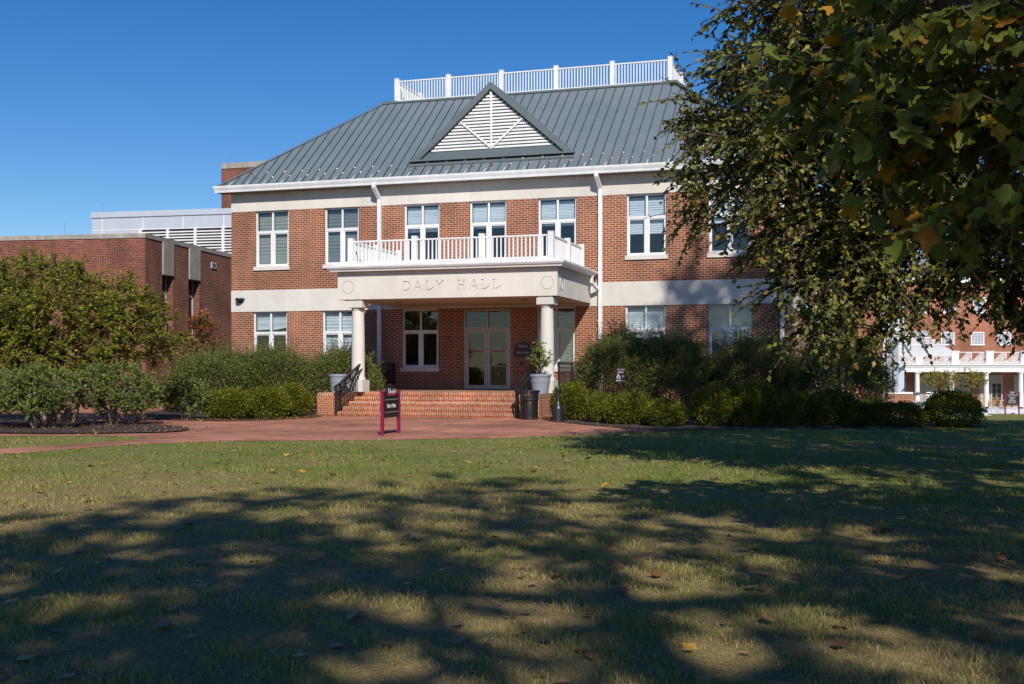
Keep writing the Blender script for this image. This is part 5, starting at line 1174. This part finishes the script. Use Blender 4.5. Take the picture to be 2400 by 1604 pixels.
box = [(-16.55, -8.55, 0.73, 0.63, .78, "boxwood at the left end of the low row left of the steps"), (-15.85, -7.85, 0.71, 0.63, .86, "middle boxwood of the three left of the steps"), (-15.55, -6.85, 0.61, 0.57, .90, "boxwood touching the left cheek wall of the steps"),
       (-7.55, -6.15, 0.6, 0.58, 0.95, "bright boxwood directly behind the ash receptacle"), (-6.45, -7.30, 0.5, 0.52, 0.78, "bright boxwood just left of the accessible sign post"), (-5.55, -8.15, 0.66, 0.6, 0.74, "dim boxwood just right of the accessible sign post"), (-4.55, -8.85, 0.55, 0.52, 0.62, "boxwood at the point where brick plaza meets lawn"),
       (-3.45, -8.35, 0.62, 0.6, 0.98, "shaded boxwood below the rightmost lower window"), (-2.6, -8.1, 0.72, 0.62, 1.06, "tallest shaded boxwood in the row along the lawn"), (-1.65, -8.0, 0.48, 0.5, 0.74, "small shaded boxwood right of the tallest one"), (-.75, -7.7, 0.66, 0.6, 0.86, "shaded boxwood under the hall's right corner"), (.05, -7.4, 0.5, 0.5, 0.62, "shaded boxwood left of the low brick garden wall"), (.80, -7.2, 0.68, 0.58, 0.58, "very dark boxwood before the low brick garden wall"), (1.95, -6.9, 0.8, 0.65, 0.8, "large dark rounded shrub ending the row at the right")]
protos = []
for i, (x, y, rx, ry, h, lb) in enumerate(box):
    if i < 4: protos.append(shrub("boxwood", lb, x, y, rx, ry, h, 12000, .050, 'leaf_box', 200 + i, BG, T_DIA, 300, .17, .30, nst=6, lumps=14)); protos[-1]['s'] = (rx, ry, h)
    else:
        src = protos[(i * 3 + 1) % 4]; s0 = src['s']; t = src.copy(); COL.objects.link(t); t.location = (x, y, 0); t.rotation_euler = (0, 0, i * 1.3); t.scale = (rx / s0[0], rx / s0[0], h / s0[2]); t['label'] = lb; t['category'] = 'shrub'
        for ch in list(src.children):
            c2 = ch.copy(); COL.objects.link(c2); c2.parent = t
for p in protos: del p['s']
for o in bpy.data.objects:
    if 's' in o.keys(): del o['s']
bpy.data.objects[[o.name for o in bpy.data.objects if o.get('label', '').startswith('large dark rounded')][0]].children[0]
# leggy shrubs in the mulch island: green tops on bare pale stems
def leggy(label, x, y, r, h, seed, n=210):
    r *= 1.22; h *= 1.04
    g = np.random.default_rng(seed); roots = [[(x + .10 * math.cos(a), y + .10 * math.sin(a), 0), (x + .25 * r * math.cos(a), y + .25 * r * math.sin(a), .22 * h)] for a in np.linspace(0, 6.0, 7)]
    tree("leggy_shrub", label, roots, [((x, y, h * .60), (r, r * .85, h * .40))], n, g, 7, .20, 12, .055, T_DIA, M['leaf_green'], M['stem'], (x, y, h * .3), .0045, .026, -.1, .35, "leggy green shrubs in the mulch island", seg=.2, cat_='shrub', lname='foliage', sname='stems')
leggy("leggy green shrub round two peeling tan trunks at the front left of the mulch island", -18.0, -14.3, .85, 1.32, 301); leggy("leggy green shrub in the middle of the mulch island", -17.35, -12.5, .90, 1.42, 302)
leggy("leggy shrub cut by the left picture edge", -19.7, -14.0, .8, 1.25, 303); leggy("small leggy shrub with bare stems beside the brick path", -18.2, -10.2, .55, .98, 304, 70); leggy("leggy shrub behind the mulch island's path, left of the low boxwoods", -17.6, -9.0, .6, .95, 305, 110)
tk = MB(); tk.tube([(-17.85, -14.05, 0), (-17.9, -14.0, .5), (-17.85, -13.9, 1.1)], [.10, .085, .07], 10); tk.tube([(-17.6, -13.95, 0), (-17.5, -13.9, .5), (-17.42, -13.8, 1.05)], [.085, .075, .06], 10)
tag(tk.build("peeling_stump", M['bark_myrtle'], None, smooth=50), "pair of cut peeling tan trunks inside the front left leggy shrub", "stump")
# potted shrub
rng = np.random.default_rng(77); px_, py_ = -8.80, -4.85
tree("potted_shrub", "small upright leafy shrub growing in the right grey planter", [[(px_, py_, LZ + .5), (px_, py_, LZ + .72)]], [((px_, py_, LZ + 1.0), (.30, .28, .30)), ((px_ - .08, py_, LZ + 1.25), (.16, .16, .22))], 55, rng, 3, .13, 8, .062, T_ELM, M['leaf_green'], M['bark'], (px_, py_, LZ + .7), .004, .02, .05, .4, seg=.12, cat_='shrub', lname='foliage', sname='stems')

# ------------------------------------------------------------------ grass, litter
CAMV = np.array([0, -36.0]); fwd = np.array([-math.sin(TH), math.cos(TH)]); rgt = np.array([math.cos(TH), math.sin(TH)])
def lawn_points(t0, t1, dens, rng, smax=.56):
    area = smax * (t1 ** 2 - t0 ** 2); n = int(dens * area); t = np.sqrt(t0 ** 2 + (t1 ** 2 - t0 ** 2) * rng.random(n)); s = (rng.random(n) * 2 - 1) * smax
    p = CAMV + t[:, None] * (fwd + s[:, None] * rgt)
    ok = ~inside(p[:, 0], p[:, 1], PLAZA) & ~inside(p[:, 0], p[:, 1], isl_back + [(-40, -18.5), (-40, -3)]) & ~inside(p[:, 0], p[:, 1], bed_r + [(-8.5, 0.2), (-2.2, 0.2), (-2.2, -3.2), (2.9, -3.2), (2.6, -7.2), (0.7, -8.2), (-2.1, -9.5)])
    ok &= (p[:, 1] < -3) & (p[:, 1] < np.where(p[:, 0] < -6, -14, 99)) if False else ok
    ok &= p[:, 1] < -3.2
    return p[ok]
def pnoise(p, f, seed):
    g = np.random.default_rng(seed); out = np.zeros(len(p))
    for k in range(10):
        a = g.normal(size=2) * f * (1 + .35 * k); out += np.sin(p @ a + g.random() * 6.28) / (1 + .35 * k)
    return out
def blades(p, h, wd, rng):
    n = len(p); a = rng.random(n) * 2 * math.pi; d = np.stack([np.cos(a), np.sin(a), np.zeros(n)], 1); b = rng.random(n) * 2 * math.pi; ln = np.stack([np.cos(b), np.sin(b), np.zeros(n)], 1)
    H = h * (.45 + .9 * rng.random(n)) ; L = H * (.3 + 1.1 * rng.random(n) ** 1.5); W_ = wd * (.7 + .6 * rng.random(n))
    base = np.concatenate([p, slope(p[:, 0], p[:, 1])[:, None]], 1); up = np.array([0, 0, 1.0])
    m1 = base + ln * (L * .35)[:, None] + up * (H * .6)[:, None]; tip = base + ln * L[:, None] + up * H[:, None]; s = d * (W_ / 2)[:, None]
    V = np.stack([base - s, base + s, m1 - s * .8, m1 + s * .8, tip], 1).reshape(-1, 3)
    F = (np.array([(0, 1, 3), (0, 3, 2), (2, 3, 4)])[None] + (np.arange(n) * 5)[:, None, None]).reshape(-1, 3)
    return V, F
rng = np.random.default_rng(99); parts = []
for t0, t1, dens, h, wd in ((3.9, 6.5, 3400, .036, .0036), (6.5, 10, 2000, .036, .005), (10, 16, 800, .036, .008), (16, 30, 230, .034, .014)):
    p = lawn_points(t0, t1, dens, rng); c = pnoise(p, 1.3, 3) * .9 + .8 * pnoise(p, 6, 5); keep = rng.random(len(p)) < np.clip(.62 + .26 * c, .25, 1)
    p = p[keep]; hh = h * np.clip(.85 + .28 * c[keep], .35, 1.8); parts.append(blades(p, hh, wd, rng))
for t0, t1, dens, wd in ((3.9, 7, 1900, .0035), (7, 12, 800, .0055), (12, 20, 240, .010)):     # flattened dry thatch between the tufts
    p = lawn_points(t0, t1, dens, rng); V, F = blades(p, .010, wd, rng); V = V.reshape(-1, 5, 3); d_ = V[:, 4] - V[:, 0]; L_ = (.05 + .05 * rng.random(len(p))) / np.maximum(np.linalg.norm(d_[:, :2], axis=1), 1e-4)
    V[:, 4, :2] += d_[:, :2] * L_[:, None]; V[:, 2:4, :2] += (d_[:, :2] * L_[:, None] * .45)[:, None, :]; parts.append((V.reshape(-1, 3), F))
V, F = cat(parts); gr = arrays_mesh("grass", V, F, M['grass']); tag(gr, "patchy green and straw coloured lawn grass", "grass", kind='stuff')
# fallen leaves: big tulip leaves on the lawn, small litter along beds and steps
rng = np.random.default_rng(55); parts = []
def flat_leaves(p, z, size, tmpl, up=.25):
    n = len(p); a = rng.random(n) * 6.283; D = np.stack([np.cos(a), np.sin(a), rng.normal(size=n) * up], 1); return leaves(np.concatenate([p, z[:, None]], 1), D, size, tmpl, rng, flat=.85)
p = lawn_points(4.2, 9, 6.0, rng); parts.append(flat_leaves(p, .014 + .012 * rng.random(len(p)), .05 + .05 * rng.random(len(p)), T_TULIP)); p = lawn_points(9, 20, 1.8, rng); parts.append(flat_leaves(p, .016 + .014 * rng.random(len(p)), .06 + .05 * rng.random(len(p)), T_TULIP))
V, F = cat(parts); tag(arrays_mesh("fallen_leaves", V, F, M['litter']), "dry brown and yellow tulip leaves scattered over the lawn", "fallen leaves", kind='stuff')
parts = []
def along(path, n, spread):
    path = np.array(path); i = rng.integers(0, len(path) - 1, n); f = rng.random((n, 1)); return path[i] * (1 - f) + path[i + 1] * f + rng.normal(size=(n, 2)) * spread
for path, n, sp_ in (([q for q in bed_l if q[0] > -22], 800, .22), (bed_r, 260, .18), ([q for q in isl_back if q[0] > -24], 420, .35), ([(-14.7, -5.75), (-13.0, -5.75)], 120, .08), ([(-12, -5.8), (-9.2, -5.8)], 22, .06)):
    p = along(path, n, sp_); p = p[p[:, 1] < -5.68] if n in (120, 22) else p; parts.append(flat_leaves(p, .035 + .02 * rng.random(len(p)), .04 + .05 * rng.random(len(p)), T_ELM))
p = np.stack([-10 + 6 * rng.normal(size=90), -11 + 3.0 * rng.normal(size=90)], 1); p = p[inside(p[:, 0], p[:, 1], PLAZA)]; parts.append(flat_leaves(p, np.full(len(p), .02), .03 + .03 * rng.random(len(p)), T_ELM))
p = np.stack([-17.5 + 1.8 * rng.normal(size=900), -13.6 + 1.2 * rng.normal(size=900)], 1); p = p[inside(p[:, 0], p[:, 1], isl_back + [(-40, -18.5), (-40, -3)])]; parts.append(flat_leaves(p, .04 + .02 * rng.random(len(p)), .03 + .045 * rng.random(len(p)), T_ELM))
V, F = cat(parts); tag(arrays_mesh("leaf_litter", V, F, M['litter']), "small dry leaf litter along the beds and steps", "leaf litter", kind='stuff')

for o in list(bpy.data.objects):
    if '_world' in o.keys(): del o['_world']
